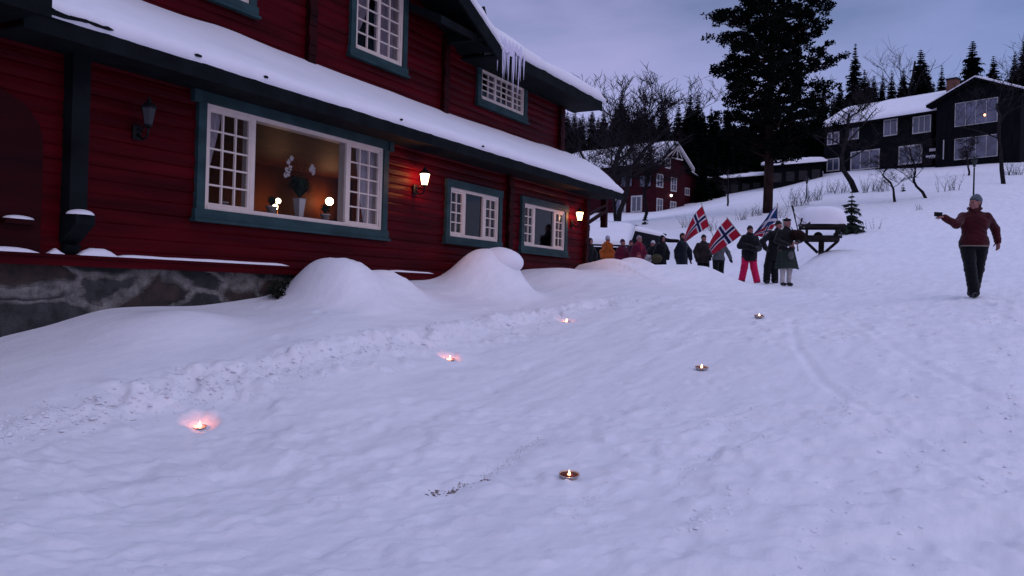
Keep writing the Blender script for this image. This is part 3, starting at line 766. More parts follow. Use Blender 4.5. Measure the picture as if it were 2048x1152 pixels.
# ------------------------------------------------------------------ gable roof and main roof
DG = -.1; RX, RZ_ = LF.xz(998, 93, DG); gx2, gz2 = LF.xz(936, 0, DG)
gs = (gz2-RZ_)/(RX-gx2)              # slope of the right rake
PK = (GABLE_C, RZ_+gs*(RX-GABLE_C)); LX = 2*GABLE_C-RX
print('gable', RX, RZ_, gs, PK)
mb = MB()
for sx in (-1, 1):
    ex = GABLE_C+sx*(RX-GABLE_C)
    a = (PK[0], DG, PK[1]); b_ = (ex, DG, RZ_)
    n = Vector((-(RZ_-PK[1])*1.0, 0, (ex-PK[0])))*(1 if sx > 0 else -1); n.normalize()
    off = -n*.10
    mb.prism([a, b_, tuple(Vector(b_)+off), tuple(Vector(a)+off)], (0, 5.5, 0))
    mb.prism([a, b_, (b_[0], DG, b_[2]-.30), (a[0], DG, a[2]-.30)], (0, -.045, 0))       # barge board
    for kx in (.12, .5, .86):                                                               # purlins under the overhang
        q = Vector(a).lerp(Vector(b_), kx); mb.bar((q.x, DG+.03, q.z-.22), (q.x, UD, q.z-.22), .14, .16)
gr_ = mb.build('gable_roof', M['dark_wood'], lodge)
# snow on the two gable slopes
mb = MB()
for sx in (-1, 1):
    ex = GABLE_C+sx*(RX-GABLE_C); A = []
    for i in range(41):
        u = i/40; x = PK[0]+(ex-PK[0])*u*1.02; z = PK[1]+(RZ_-PK[1])*u*1.02; row = []
        th = .20+.05*(float(fbm(u*6, 3+sx, 6, 3))-.5)*2
        if u > .93: th *= max(.15, (1-u)/.07)
        for j, (dy, kz) in enumerate(((-.04, -.02), (-.085, .04), (-.09, .5), (-.05, .85), (.05, 1), (.6, 1.05), (1.5, 1.1), (3, 1.1), (5.4, 1.1))):
            row.append((x, DG+dy+.012*math.sin(u*60), z+th*kz))
        A.append(row)
    mb.grid(A)
mb.build('snow_cover', M['snow'], gr_, True)
# main roof to the right
EX1, EZ1 = LF.xz(1050, 124, 0.0); EX2, EZ2 = LF.xz(1203, 199, 0.0)
EZ = (EZ1+EZ2)/2; print('main eave', EZ1, EZ2, EX2); MS = math.tan(R(25))
mb = MB(); XL = RX-1.9
mb.prism([(XL, 0, EZ), (XL, 5.5, EZ+5.5*MS), (XL, 5.5, EZ+5.5*MS-.14), (XL, 0, EZ-.14)], (EX2-XL, 0, 0))
mb.prism([(XL, 11, EZ), (XL, 5.5, EZ+5.5*MS), (XL, 5.5, EZ+5.5*MS-.14), (XL, 11, EZ-.14)], (EX2-XL, 0, 0))
mb.box(RX+.02, EX2, -.03, -.001, EZ-.26, EZ-.01); mb.box(RX, EX2-.02, .02, UD, EZ-.24, EZ-.20)
mb.prism([(EX2, 0, EZ+.02), (EX2, 5.5, EZ+5.5*MS+.02), (EX2, 5.5, EZ+5.5*MS-.26), (EX2, 0, EZ-.26)], (.04, 0, 0))
mr = mb.build('main_roof', M['dark_wood'], lodge)
mb = MB(); A = []
for i in range(121):
    u = i/120; x = RX-.25+(EX2+.06-RX+.25)*u; endk = min(1, .25+(1-u)*14)
    th = (.25+.05*(float(fbm(x*.8, 1, 66, 3))-.5)*2 + .10*math.exp(-((x-RX-.2)/.7)**2))*endk; rg = .03*(float(fbm(x*3.5, 7, 67, 3))-.5)*2
    row = [(x, .03, EZ-.02), (x, -.05+rg, EZ-.03+rg), (x, -.10+rg, EZ+.03), (x, -.11+rg, EZ+th*.45), (x, -.06+rg, EZ+th*.82), (x, .06, EZ+th)]
    for dd in (.3, .7, 1.2, 2, 3.2, 5.5): row.append((x, dd, EZ+dd*MS+th))
    A.append(row)
mb.grid(A); mb.f.append(tuple(len(mb.v)-12+i for i in range(12))); mb.m.append(0)
mb.build('snow_cover', M['snow'], mr, True)
# vent post above the roof, seen at the gable's right slope
vx, vz = LF.xz(971, 28, 1.0)
mb = MB(); mb.prism([(vx-.14, 1.0, vz-.25), (vx+.10, 1.0, vz-.25), (vx+.04, 1.0, vz+.02), (vx-.04, 1.0, vz+.16)], (0, .08, 0))
mb.tube([(vx, 1.04, vz-.9), (vx, 1.04, vz-.2)], .03, 6); mb.build('roof_vent', M['dark_wood'], mr)
# icicles
ir = random.Random(12)
for i in range(26):
    px = 990+i*2.35+ir.uniform(-.8,.8); x, z = LF.xz(px, 100+(px-1000)*.52+4, -.07)
    ln = (ir.uniform(.35,.8) if 3 < i < 25 else ir.uniform(.15,.25))*(1.1 if i > 14 else 1); y = -.07+ir.uniform(-.04,.05)
    mb = MB(); mb.tube([(x, y, EZ+.05), (x+.003, y, EZ-.05), (x+ir.uniform(-.01,.01), y, EZ-ln*.5), (x+ir.uniform(-.015,.015), y, EZ-ln)], [.028, .022, .013, .002], 6)
    mb.build('icicle', M['ice'], mr, True)
mb = MB(); A = []
for i in range(31):
    u = i/30; x = RX-.15+u*1.05; row = []
    for j in range(7):
        v = j/6; row.append((x, -.10-.02*math.sin(u*40)-.02*math.sin(v*3), EZ+.16-v*.30*(.75+.35*math.sin(u*23)*math.cos(u*9))))
    A.append(row)
mb.grid(A); mb.build('ice_sheet', M['ice'], mr, True)
# side porch beyond the far corner: post and sloping rails
mb = MB(); zc = mz(*LF.w(19.7, .6, 0).xy)
mb.box(20.30, 20.44, .10, .25, 1.72, ZE+.05)
mb.bar((19.1, .1, 1.72), (20.3, .1, 2.15), .05, .09); mb.bar((19.1, .12, 1.9), (20.3, .12, 2.3), .04, .06)
mb.build('porch_post', M['red_dark'], lodge)

# ------------------------------------------------------------------ rooms behind the windows
mb = MB(); X0, X1, DB = 3.2, 14.9, 4.2; CZ = 2.40; FZ = FLZ-.05
mb.box(X0, X1, .16, DB, FZ-.1, FZ); mb.box(X0, X1, .16, DB, CZ, CZ+.08); mb.box(X0, X1, DB, DB+.08, FZ, CZ)
mb.box(X0-.1, X0, .16, DB, FZ, CZ); mb.box(X1, X1+.08, .16, DB, FZ, CZ)
mb.box(BW[0]-.1, BW[1]+.1, .11, .34, BW[2]-.02, BW[2]+.055)
mb.build('dining_room', M['room'], lodge)
mb = MB(); mb.box(15.1, 18.8, .16, 3, FZ-.1, FZ); mb.box(15.1, 18.8, .16, 3, CZ, CZ+.08); mb.box(15.1, 18.8, 3, 3.08, FZ, CZ)
mb.build('lounge_room', M['room'], lodge)
def spot(px, py):
    r = ray(px, py); k = (CZ-.012)/r.z; p = r*k - LF.o; return (p.dot(LF.ux), p.dot(LF.uy))
M['spot'] = glow('ceiling_spot', (1,.80,.62), 5)
for px, py in ((567, 250), (667, 277)):
    x, y = spot(px, py); mb = MB(); mb.lathe([(.06, 0), (.065, -.012), (.05, -.02)], (x, y, CZ-.1 if False else CZ-.001), 14); mb.build('ceiling_spot', M['spot'], lodge)
x, z = LF.xz(934, 422, .9); mb = MB(); mb.box(x-.22, x+.22, .9, .93, z-.012, z+.012); mb.build('light_strip', glow('dim_red_strip', (1,.12,.05), .8), lodge)

# lamps inside
M['globe'] = glow('lit_globe', (1,.74,.50), 9, .85)
M['brass'] = mat('dull_brass', (.18,.10,.04), .35, metal=.8)
def tlamp(px, py, d, rad, label, watts):
    x, z = LF.xz(px, py, d); zt_ = z-.42
    e_ = empty('table_lamp', LF.w(x, d, zt_), LF.ang, label, 'lamp', 'lamps glowing inside the picture window')
    mb = MB(); mb.lathe([(.07,0),(.07,.015),(.015,.03),(.012,.42-rad),(.03,.42-rad+.01)], k=12); mb.build('base', M['brass'], e_, True)
    mb = MB(); mb.lathe([(rad*math.sin(math.pi*i/10)+.001, .42-rad*math.cos(math.pi*i/10)) for i in range(11)], k=18); mb.build('globe', M['globe'], e_, True)
    point('lamp_light', (0,0,.42), watts, (1,.32,.07), rad*.8, e_); return zt_, x
za, xa_ = tlamp(659, 403, 3.92, .085, 'round glowing globe lamp right of the tall white vase', 11)
zb, xb_ = tlamp(556, 402, 3.8, .055, 'upper of the two small lit globes left of the tall white vase', 4)
zc_, xc_ = tlamp(550.5, 414, 3.65, .055, 'lower of the two small lit globes behind the left flower pot', 4)
for (x, d, zt_, lb) in ((xa_, 3.75, za, 'dark wooden side table under the large globe lamp'), ((xb_+xc_)/2, 3.72, min(zb, zc_), 'dark wooden side table under the two small globe lamps')):
    e_ = empty('side_table', LF.w(x, d, FZ), LF.ang, lb, 'table'); h_ = zt_-FZ
    mb = MB(); mb.box(-.35,.35,-.28,.28,h_-.035,h_-.001); mb.build('table_top', M['room'], e_)
    for sx in (-1,1):
        for sy in (-1,1): mb = MB(); mb.box(sx*.3-.025,sx*.3+.025,sy*.23-.025,sy*.23+.025,0,h_-.035); mb.build('leg', M['room'], e_)
# pots and flowers on the window sill
M['pot'] = mat('white_pot', (.50,.47,.46), .4, var=.05); M['leaf'] = mat('house_plant_leaf', (.012,.022,.009), .5, var=.4, vs=20)
M['petal'] = mat('white_petal', (.45,.41,.40), .6)
def pot(px, py_b, hgt, r0, r1, label, square=False, d=.24, leafn=40, leafh=.16, orchid=False):
    x, z = LF.xz(px, py_b, d); z = BW[2]+.056
    e_ = empty('potted_orchid' if orchid else 'potted_plant', LF.w(x, d, z), LF.ang, label, 'potted plant', 'pots on the window sill')
    mb = MB(); k = 4 if square else 14; mb.lathe([(r0, 0), (r1, hgt), (r1+.012, hgt), (r1+.012, hgt-.02 if not square else hgt), (r1*.9, hgt), (r1*.8, hgt-.03)], k=k); o = mb.build('pot', M['pot'], e_, not square)
    if square: o.rotation_euler.z = R(45)
    q = random.Random(int(px)); mb = MB()
    for i in range(leafn):
        a = q.uniform(0, 6.28); l_ = leafh*q.uniform(.5, 1.1); rr = q.uniform(.3, 1)*leafh*.8; w_ = .012+.01*q.random()
        p0 = Vector((0,0,hgt)); p1 = Vector((math.cos(a)*rr*.5, math.sin(a)*rr*.35, hgt+l_*.8)); p2 = Vector((math.cos(a)*rr, math.sin(a)*rr*.6, hgt+l_*q.uniform(.3,1)))
        s_ = Vector((-math.sin(a), math.cos(a), .2))*w_
        mb.quad(p0-s_*.3, p0+s_*.3, p1+s_, p1-s_); mb.tri(p1-s_, p1+s_, p2)
    if leafn: mb.build('leaves', M['leaf'], e_)
    if orchid:
        mb = MB(); fb = MB()
        for (dx, dz, ddx) in ((-.02, .60, -.16), (.03, .55, .20)):
            pts = [(0,0,hgt), (dx, 0, hgt+dz*.6), (ddx*.6, 0, hgt+dz*.98), (ddx, -.01, hgt+dz*.82), (ddx*1.5, -.02, hgt+dz*.5)]
            if ddx > 0: pts = pts[:4]
            mb.tube(pts, .005, 5)
        for (fx, fz) in ((-.28,.50),(-.24,.42),(-.31,.38),(-.27,.33),(-.22,.56),(-.33,.30),(.21,.50),(.25,.46),(.18,.45),(.23,.41)):
            for i in range(5):
                a = 6.283*i/5+q.random(); c = Vector((fx, -.03, fz+hgt-.0)); u_ = Vector((math.cos(a), -.2, math.sin(a)))*.045; v_ = Vector((-math.sin(a), 0, math.cos(a)))*.022
                fb.quad(c, c+u_*.6+v_, c+u_, c+u_*.6-v_)
        mb.build('stem', M['leaf'], e_); fb.build('flowers', M['petal'], e_)
pot(543, 428, .13, .055, .075, 'small white pot with green leaves left of the tall vase on the big window sill', leafn=60)
pot(598, 432, .30, .055, .095, 'tall square white vase with arching white orchids on the big window sill', True, leafn=170, leafh=.36, orchid=True)
pot(650, 442, .12, .05, .07, 'small white pot with leaves under the globe lamp on the big window sill', leafn=60)
pot(447, 414, .10, .045, .055, 'small plain white pot behind the left casement of the big window', leafn=0)
pot(718, 452, .10, .045, .055, 'small plain white pot behind the right casement of the big window', leafn=0)
def sillplant(px, py, d, label, sc, white=True):
    x, z = LF.xz(px, py, d); e_ = empty('potted_plant', LF.w(x, d, W2[2]+.03), LF.ang, label, 'potted plant')
    mb = MB(); mb.lathe([(.06,0),(.08,.1),(.085,.1),(.07,.09)], k=12); mb.build('pot', M['pot'], e_, True); q = random.Random(9); mb = MB()
    for i in range(70):
        a = q.uniform(0,6.28); c = Vector((q.gauss(0,.16)*sc, q.uniform(-.05,.05), .14+abs(q.gauss(.1,.07)))); u_ = Vector((math.cos(a),-.2,math.sin(a)))*.035; v_ = Vector((-math.sin(a),0,math.cos(a)))*.02
        mb.quad(c, c+u_*.6+v_, c+u_, c+u_*.6-v_)
    mb.build('flowers', M['petal'], e_)
sillplant(1088, 492, .14, 'pale flowering plant inside the small window nearest the lodge corner', 1)

# ------------------------------------------------------------------ wall lanterns
def lantern(px, py, lit, label, watts=0):
    x, z = LF.xz(px, py, -.24); y = -.24
    mb = MB(); mb.lathe([(.055, -.20), (.06, -.19), (.06, -.05), (.05, -.03)], (x, -.045, z-.06), 10, 1, .35)
    mb.tube([(x, -.07, z-.20), (x, -.14, z-.26), (x, -.22, z-.24), (x, y, z-.17), (x, y, z-.12)], [.016,.014,.013,.013,.014], 7)
    mb.tube([(x, -.07, z-.13), (x, -.11, z-.17), (x, -.16, z-.15), (x, -.15, z-.11)], [.009]*4, 6)
    o = mb.build('wall_lantern', M['iron'], lodge, True); o['label'] = label
    mb = MB(); mb.lathe([(.03, -.13), (.045, -.12), (.045, -.105), (.05, -.10)], (x, y, z), 6); mb.build('base', M['iron'], o)
    mb = MB(); mb.lathe([(.046, -.10), (.082, .085)], (x, y, z), 6); mb.build('glass', M['lamp_glass'] if lit else M['lamp_glass_off'], o)
    mb = MB(); mb.lathe([(.094, .086), (.098, .10), (.06, .14), (.035, .155), (.03, .18), (.012, .19), (.012, .215), (.003, .23)], (x, y, z), 6); mb.build('cap', M['iron'], o)
    if lit: point('lantern_light', (x, y, z-.0), watts, (1,.28,.07), .035, o)
lantern(849.5, 358, True, 'lit wall lantern between the picture window and the first small window', 11)
lantern(1159.5, 432, True, 'lit wall lantern at the far corner of the lodge', 11)
lantern(297, 232, False, 'unlit wall lantern left of the picture window')

# bushes poking out under the snow mounds
def twigs(name, centre, rx, ry, h, n, label, m, seed, group=None, leafy=False, cat='shrub', lean=0):
    q = random.Random(seed); e_ = empty(name, centre, 0, label, cat, group); mb = MB(); lb = MB()
    for i in range(n):
        a = q.uniform(0, 6.28); x, y = q.uniform(-rx, rx)*.6, q.uniform(-ry, ry)*.6; p = [Vector((x, y, -.1))]; hh = h*q.uniform(.45, 1.1)
        d = Vector((math.cos(a)*.35+lean, math.sin(a)*.35, 1))
        for s in range(4): d += Vector((q.gauss(0,.14), q.gauss(0,.14), 0)); p.append(p[-1]+d.normalized()*hh/4)
        w0 = .006+.006*h; mb.tube(p, [w0, w0*.8, w0*.6, w0*.45, w0*.2], 3, False)
        for s in range(1, 5):
            for t_ in range(2):
                b_ = q.uniform(0, 6.28); d2 = Vector((math.cos(b_)*.7, math.sin(b_)*.7, .75)).normalized(); l_ = hh*.22*q.uniform(.5,1.2)
                mb.tube([p[s], p[s]+d2*l_*.5, p[s]+d2*l_+Vector((0,0,l_*.15))], [w0*.45, w0*.3, w0*.15], 3, False)
                if leafy:
                    for k in range(7):
                        c = p[s]+d2*l_*q.uniform(.2,1); u_ = Vector((q.gauss(0,1),q.gauss(0,1),q.gauss(0,.6))).normalized()*.05; v_ = u_.cross(Vector((0,0,1)))*.35
                        lb.quad(c-u_*.3, c+v_, c+u_, c-v_)
    mb.build('branches', M['bark'], e_)
    if leafy: lb.build('needles', m, e_)
    return e_
for (px, py, Y, lab, sd, ln) in ((566, 590, 11.35, 'dark evergreen bush sticking out under the left snow mound by the stone foundation', 1, -.5), (864, 556, 15.3, 'dark evergreen bush sticking out under the right snow mound below the small window', 2, -.3)):
    c = P(px+16, py, Y); twigs('snowed_bush', (c.x, c.y, c.z-.12), .2, .3, .42, 34, lab, M['needle_young'], sd, leafy=True, lean=ln)
q = P(868, 524, 15.3); lump = lump_mesh('snow_clump', (q.x+.08, q.y, q.z), (.17, .12, .05), None, 2); tag(lump, 'little pillow of snow on the bush at the left of the larger mound', 'snow clump')
q = P(1022, 527, 15.2)
mb = MB(); A = []
for i in range(25):
    a = 6.2832*i/24; row = []
    for j in range(17):
        ph = -math.pi/2+math.pi*j/16; k = .94+.12*float(vnoise(math.cos(a)*1.5+4, math.sin(a)*1.5+ph, 9)); row.append((.44*k*math.cos(a)*math.cos(ph), .42*k*math.sin(a)*math.cos(ph), .27*k*math.sin(ph)))
    A.append(row)
mb.grid(A); lump = mb.build('snow_overhang', M['snow'], None, True)
lump.location = (q.x-.22, q.y+.02, q.z+.02); tag(lump, 'rounded snow overhang bulging off the right side of the larger mound', 'snow clump')

# ================================================================== fire bowls and candles on the snow
M['flame'] = glow('flame', (1,.55,.25), 9, .8)
M['bowl'] = mat('tin_bowl', (.42,.38,.36), .4, metal=.5, var=.3, vs=30); M['bowl_in'] = mat('copper_bowl_inside', (.20,.055,.035), .4, metal=.3, var=.4, vs=25)
M['wax'] = mat('candle_wax', (.35,.12,.05), .5)
def flame(e_, z, s):
    mb = MB(); mb.lathe([(.001,0),(.014*s,.012*s),(.017*s,.03*s),(.010*s,.055*s),(.004*s,.075*s),(.0008,.09*s)], (0,0,z), 10)
    mb.build('flame', M['flame'], e_, True)
def bowl(px, py, rad, label, w):
    h_ = hit(px, py); z = gz_at(h_.x, h_.y); e_ = empty('fire_bowl', (h_.x, h_.y, z-.004), 0, label, 'fire bowl', 'fire bowls burning on the snow')
    H_ = rad*.48
    mb = MB(); mb.lathe([(rad*.55,0),(rad*.8,H_*.25),(rad*.97,H_*.8),(rad*1.02,H_),(rad*1.02,H_+.004),(rad*.95,H_+.004),(rad*.93,H_*.85)], k=28); mb.build('bowl', M['bowl'], e_, True)
    mb = MB(); mb.lathe([(rad*.935,H_*.9),(rad*.76,H_*.35),(rad*.5,H_*.18),(.001,H_*.16)], k=28); mb.build('inside', M['bowl_in'], e_, True)
    mb = MB(); mb.lathe([(rad*.42,H_*.18),(rad*.42,H_*.38),(rad*.38,H_*.42),(.001,H_*.42)], k=18); mb.build('candle', M['wax'], e_, True)
    for i in range(3):
        a = 2.1*i+.5; mb = MB(); mb.lathe([(.009,-.012),(.010,.01)], (rad*.72*math.cos(a), rad*.72*math.sin(a), .004), 8); mb.build('foot', M['iron'], e_)
    e_.rotation_euler.x = R(8); flame(e_, H_*.42, .62); point('flame_light', (0,0,H_*.42+.04), w, (1,.42,.16), .012, e_)
def pit_candle(i, rad, label, w):
    h_ = PITS[i]; z = gz_at(h_.x, h_.y); e_ = empty('garden_candle', (h_.x, h_.y, z-.004), 0, label, 'candle', 'candles glowing in melted hollows')
    mb = MB(); mb.lathe([(rad*.8,0),(rad,.02),(rad*1.02,.022),(rad*.9,.012),(rad*.85,.010),(.001,.010)], k=18); mb.build('tin', M['bowl'], e_, True)
    e_.rotation_euler.x = R(8); flame(e_, .012, .62); point('flame_light', (0,0,.045), w, (1,.15,.03), .015, e_)
bowl(1138, 958, .080, 'nearest fire bowl in the foreground, open tin bowl with a small flame', .25)
bowl(1403, 740, .080, 'second fire bowl of the right row, between the nearest bowl and the marchers', .25)
bowl(1518, 643, .085, 'farthest fire bowl of the right row, in front of the bagpiper', .35)
pit_candle(0, .06, 'garden candle nearest the camera of the left row, glowing orange in the snow', .5)
pit_candle(1, .06, 'middle garden candle of the left row, glowing orange in the snow', .45)
pit_candle(2, .06, 'farthest garden candle of the left row, a tiny flame below the small windows', .3)
# ================================================================== houses up the slope
def gbase(x, y): return mz(x, y)
M['glass_far'] = mat('far_window_glass', (.05,.055,.09), .12, spec=.8, var=.3, vs=.8)
M['glass_pale'] = mat('far_window_sky_glass', (.085,.085,.125), .12, spec=.6, var=.5, vs=.9)
def fwin(F, par, pts, d, side='x', fw=.09, cols=2, rows=1, gl='glass_far', wm=None, lab=None):
    f_ = F.xz if side == 'x' else F.yz
    a, z1 = f_(pts[0], pts[1], d); b_, z0 = f_(pts[2], pts[3], d); am, _ = f_((pts[0]+pts[2])/2, (pts[1]+pts[3])/2, d)
    a, b_ = min(a, b_), max(a, b_); wm = wm or M['white_far']; s = -1
    def bx(mb, u0, u1, z_0, z_1, o0, o1):
        if side == 'x': mb.box(u0, u1, d-o1, d-o0, z_0, z_1)
        else: mb.box(d-o1, d-o0, u0, u1, z_0, z_1)
    mb = MB()
    bx(mb, a-fw, a, z0-fw, z1+fw, .0, .07); bx(mb, b_, b_+fw, z0-fw, z1+fw, .0, .07); bx(mb, a, b_, z1, z1+fw, .0, .067); bx(mb, a, b_, z0-fw, z0, .0, .08)
    for i in range(1, cols): c = a+(b_-a)*i/cols; bx(mb, c-fw*.35, c+fw*.35, z0, z1, .0, .062)
    for i in range(1, rows): c = z0+(z1-z0)*i/rows; bx(mb, a, b_, c-fw*.25, c+fw*.25, .0, .060)
    w = mb.build('window', wm, par)
    mb = MB(); bx(mb, a, b_, z0, z1, -.02, .015); mb.build('pane', M[gl], w)
    if lab: w['label'] = lab
    return w
def snow_slab(par, quad, th, name='snow_cover', n=14, m=8, seed=0, over=.15):
    # quad: eaveL, eaveR, ridgeR, ridgeL 3d points; a slab with rounded uneven edge
    a, b_, c, d_ = [Vector(q) for q in quad]; mb = MB(); A = []
    for i in range(n+1):
        u = i/n; lo = a.lerp(b_, u); hi = d_.lerp(c, u); row = [tuple(lo+Vector((0,0,-.01)))]
        for j in range(m+1):
            v = j/m; p = lo.lerp(hi, v); e1 = min(1, .55+v*3, .35+(u if u < .5 else 1-u)*n*.5)
            k = th*(.8+.4*float(fbm(u*n*.35+seed, v*3, seed+3, 2)))*e1
            row.append((p.x, p.y, p.z+k+.01))
        row.append(tuple(hi+Vector((0,0,-.01)))); A.append(row)
    mb.grid(A); k = m+3; n0 = len(mb.v)-k*(n+1)
    mb.f.append(tuple(n0+i for i in reversed(range(k)))); mb.f.append(tuple(n0+n*k+i for i in range(k))); mb.m += [0, 0]
    return mb.build(name, M['snow'], par, True)

# ---- red gabled house below the forest
o2 = P(1312, 400, 78); HF = Frame((o2.x, o2.y, 0), R(45))
h2 = empty('gabled_house', HF.o, HF.ang, 'red wooden house with white window frames and snowy roof behind the lodge corner', 'house')
zpk = HF.xz(1344, 293, 0); xc = zpk[0]; zpk = zpk[1]; ze = HF.xz(1313, 322, 0)[1]; sl = (zpk-ze)/xc
XR = 2*xc; zb = 5.5
mb = MB(); mb.prism([(0,0,zb),(XR,0,zb),(XR,0,ze),(xc,0,zpk),(0,0,ze)], (0, 12.5, 0)); mb.build('wall', M['far_red'], h2)
mb = MB()
for sx in (-1, 1):
    ex = xc+sx*(xc+.55); ez = zpk-sl*(xc+.55)
    mb.prism([(xc,-.6,zpk+.05),(ex,-.6,ez+.05),(ex,-.6,ez+.22),(xc,-.6,zpk+.22)], (0, 13.6, 0))
rf = mb.build('roof', M['brown_house'], h2)
snow_slab(rf, [(-.6, 13.1, zpk-sl*(xc+.6)+.22), (-.6, -.7, zpk-sl*(xc+.6)+.22), (xc, -.7, zpk+.24), (xc, 13.1, zpk+.24)], .38, n=20, seed=1)
snow_slab(rf, [(XR+.6, -.7, zpk-sl*(xc+.6)+.22), (XR+.6, 13.1, zpk-sl*(xc+.6)+.22), (xc, 13.1, zpk+.24), (xc, -.7, zpk+.24)], .38, n=20, seed=2)
mb = MB()                              # white barge boards and the trellis in the gable peak
for sx in (-1, 1): mb.bar((xc, -.66, zpk-.02), (xc+sx*(xc+.5), -.66, zpk-sl*(xc+.5)-.02), .08, .22, (0,1,0))
mb.bar((xc, -.64, zpk-.1), (xc, -.64, zpk-1.35), .10, .10); mb.bar((xc-.95, -.64, zpk-1.25), (xc+.95, -.64, zpk-1.25), .08, .12)
mb.bar((xc-.85, -.63, zpk-1.1), (xc-.15, -.63, zpk-.35), .07, .07); mb.bar((xc+.85, -.63, zpk-1.1), (xc+.15, -.63, zpk-.35), .07, .07)
mb.build('gable_trim', M['white_far'], h2)
for q in ((1331,316,1339,336),(1314,349,1324,374),(1342.5,356,1351,382),(1314,398,1323,424),(1341,404,1350,422)): fwin(HF, h2, q, 0, cols=2, rows=2)
for q in ((1242,351,1264,372),(1280,352,1302,372)): fwin(HF, h2, q, 0, 'y', fw=.07, cols=2, wm=M['far_red'])
for q in ((1233,398,1249,424),(1265.5,395,1281.5,421)): fwin(HF, h2, q, 0, 'y', fw=.16, cols=2)
x, z = HF.xz(1342.5, 391, -.15); mb = MB(); mb.lathe([(.02,-.12),(.11,-.06),(.11,.06),(.02,.12)], (x,-.15,z), 8); o = mb.build('wall_light', glow('white_wall_light', (1,.9,.85), 5), h2)
# lower annex to the right
mb = MB(); xa = XR; xe = HF.xz(1392, 380, 1.2)[0]; zr = HF.xz(1366, 333, 1.2)[1]; zl_ = HF.xz(1392, 357, 1.2)[1]
mb.prism([(xa+.01,1.2,zb),(xe,1.2,zb),(xe,1.2,zl_),(xa+.01,1.2,zr)], (0, 8, 0)); mb.build('annex_wall', M['far_red'], h2)
mb = MB(); mb.prism([(xa+.01,.9,zr+.05),(xe+.5,.9,zl_-.2),(xe+.5,.9,zl_-.02),(xa+.01,.9,zr+.25)], (0, 8.5, 0)); an = mb.build('annex_roof', M['brown_house'], h2)
snow_slab(an, [(xe+.5,.85,zl_-.0),(xe+.5,9.4,zl_-.0),(xa+.02,9.4,zr+.27),(xa+.02,.85,zr+.27)], .25, n=10, seed=4)
fwin(HF, h2, (1370,377,1377,390), 1.2, cols=2)

# ---- long low dark barns
def barn(pxs, Y, ang, depth, label, wallm, pxt, th=.35, panels=0):
    a = P(pxs[0], pxs[1], Y); Fb = Frame((a.x, a.y, 0), ang)
    e_ = empty('long_barn', Fb.o, ang, label, 'barn')
    L = Fb.xz(pxs[2], pxs[3], 0)[0]; z1 = a.z; z2 = Fb.xz(pxs[2], pxs[3], 0)[1]; zt = (z1+z2)/2; z0 = zt-7
    mb = MB(); mb.prism([(0,0,z0),(L,0,z0),(L,0,z2),(0,0,z1)], (0, depth, 0)); mb.build('wall', M['brown_house'], e_)
    for i in range(panels):
        x0_ = L*(i+.15)/panels; x1_ = L*(i+.8)/panels; zz = z1+(z2-z1)*(i+.5)/panels
        mb = MB(); mb.box(x0_, x1_, -.06, -.005, zz-1.5, zz-.55); mb.build('shutter', M['plank_far'], e_)
    mb = MB(); mb.prism([(-.3,-.5,z1+.0),(L+.3,-.5,z2+.0),(L+.3,depth,z2+.9),(-.3,depth,z1+.9)], (0,0,.16)); r = mb.build('roof', M['brown_house'], e_)
    snow_slab(r, [(-.3,-.55,z1+.17),(L+.3,-.55,z2+.17),(L+.3,depth,z2+1.07),(-.3,depth,z1+1.07)], th, n=26, seed=7)
    return e_
M['plank_far'] = mat('grey_weathered_planks', (.030,.028,.030), .8, var=.35, vs=3, stretch=(.5,1,4))
barn((1392,366,1548,352), 88, R(3), 5, 'long low dark barn with a thin snowy roof behind the big pine', None, 0, .2, 7)
barn((1543,336,1646,327), 84, R(-8), 5, 'short dark barn with a thick slab of roof snow right of the big pine', None, 0, .45, 4)

# ---- big dark-brown lodge on the hill
a0 = P(1655, 345, 86); DF = Frame((a0.x, a0.y, 0), R(-52))
dl = empty('hillside_lodge', DF.o, DF.ang, 'large black-brown lodge on the hill with wide white-framed windows and snowy roof', 'building')
XL_, ZeL = DF.xz(1642, 261, 0); XM, ZeM = DF.xz(1866, 224, 0); zE = (ZeL+ZeM)/2; PR = -1.2
GXL, GZL = DF.xz(1858, 217, PR); GXC, GZP = DF.xz(1956, 160, PR); zb = 8
print('dark lodge', XL_, ZeL, XM, ZeM, GXL, GZL, GXC, GZP)
GXR = 2*GXC-GXL; sl = (GZP-GZL)/(GXC-GXL); DD = 9
mb = MB(); mb.box(XL_+.4, XM, 0, DD, zb, zE+.15); mb.build('wall', M['brown_house'], dl)
mb = MB(); q = .7; mb.prism([(GXL+q,PR,zb),(GXR-q,PR,zb),(GXR-q,PR,GZL+sl*q-.1),(GXC,PR,GZP-.1),(GXL+q,PR,GZL+sl*q-.1)], (0, DD, 0)); mb.build('gable_wall', M['brown_house'], dl)
mb = MB(); rs = .52
mb.prism([(XL_-.2,-.6,zE-.1),(XL_-.2,DD/2,zE+rs*(DD/2+.6)-.1),(XL_-.2,DD/2,zE+rs*(DD/2+.6)+.08),(XL_-.2,-.6,zE+.08)], (GXC-XL_,0,0)); rf = mb.build('roof', M['brown_house'], dl)
snow_slab(rf, [(XL_-.25,-.65,zE+.09),(GXC,-.65,zE+.09),(GXC,DD/2,zE+rs*(DD/2+.6)+.09),(XL_-.25,DD/2,zE+rs*(DD/2+.6)+.09)], .32, n=34, seed=11)
mb = MB()
for sx in (-1, 1):
    ex = GXC+sx*(GXC-GXL)
    mb.prism([(GXC,PR-.6,GZP-.02),(ex,PR-.6,GZL-.02),(ex,PR-.6,GZL+.16),(GXC,PR-.6,GZP+.16)], (0, DD+1, 0))
gf = mb.build('gable_roof', M['brown_house'], dl)
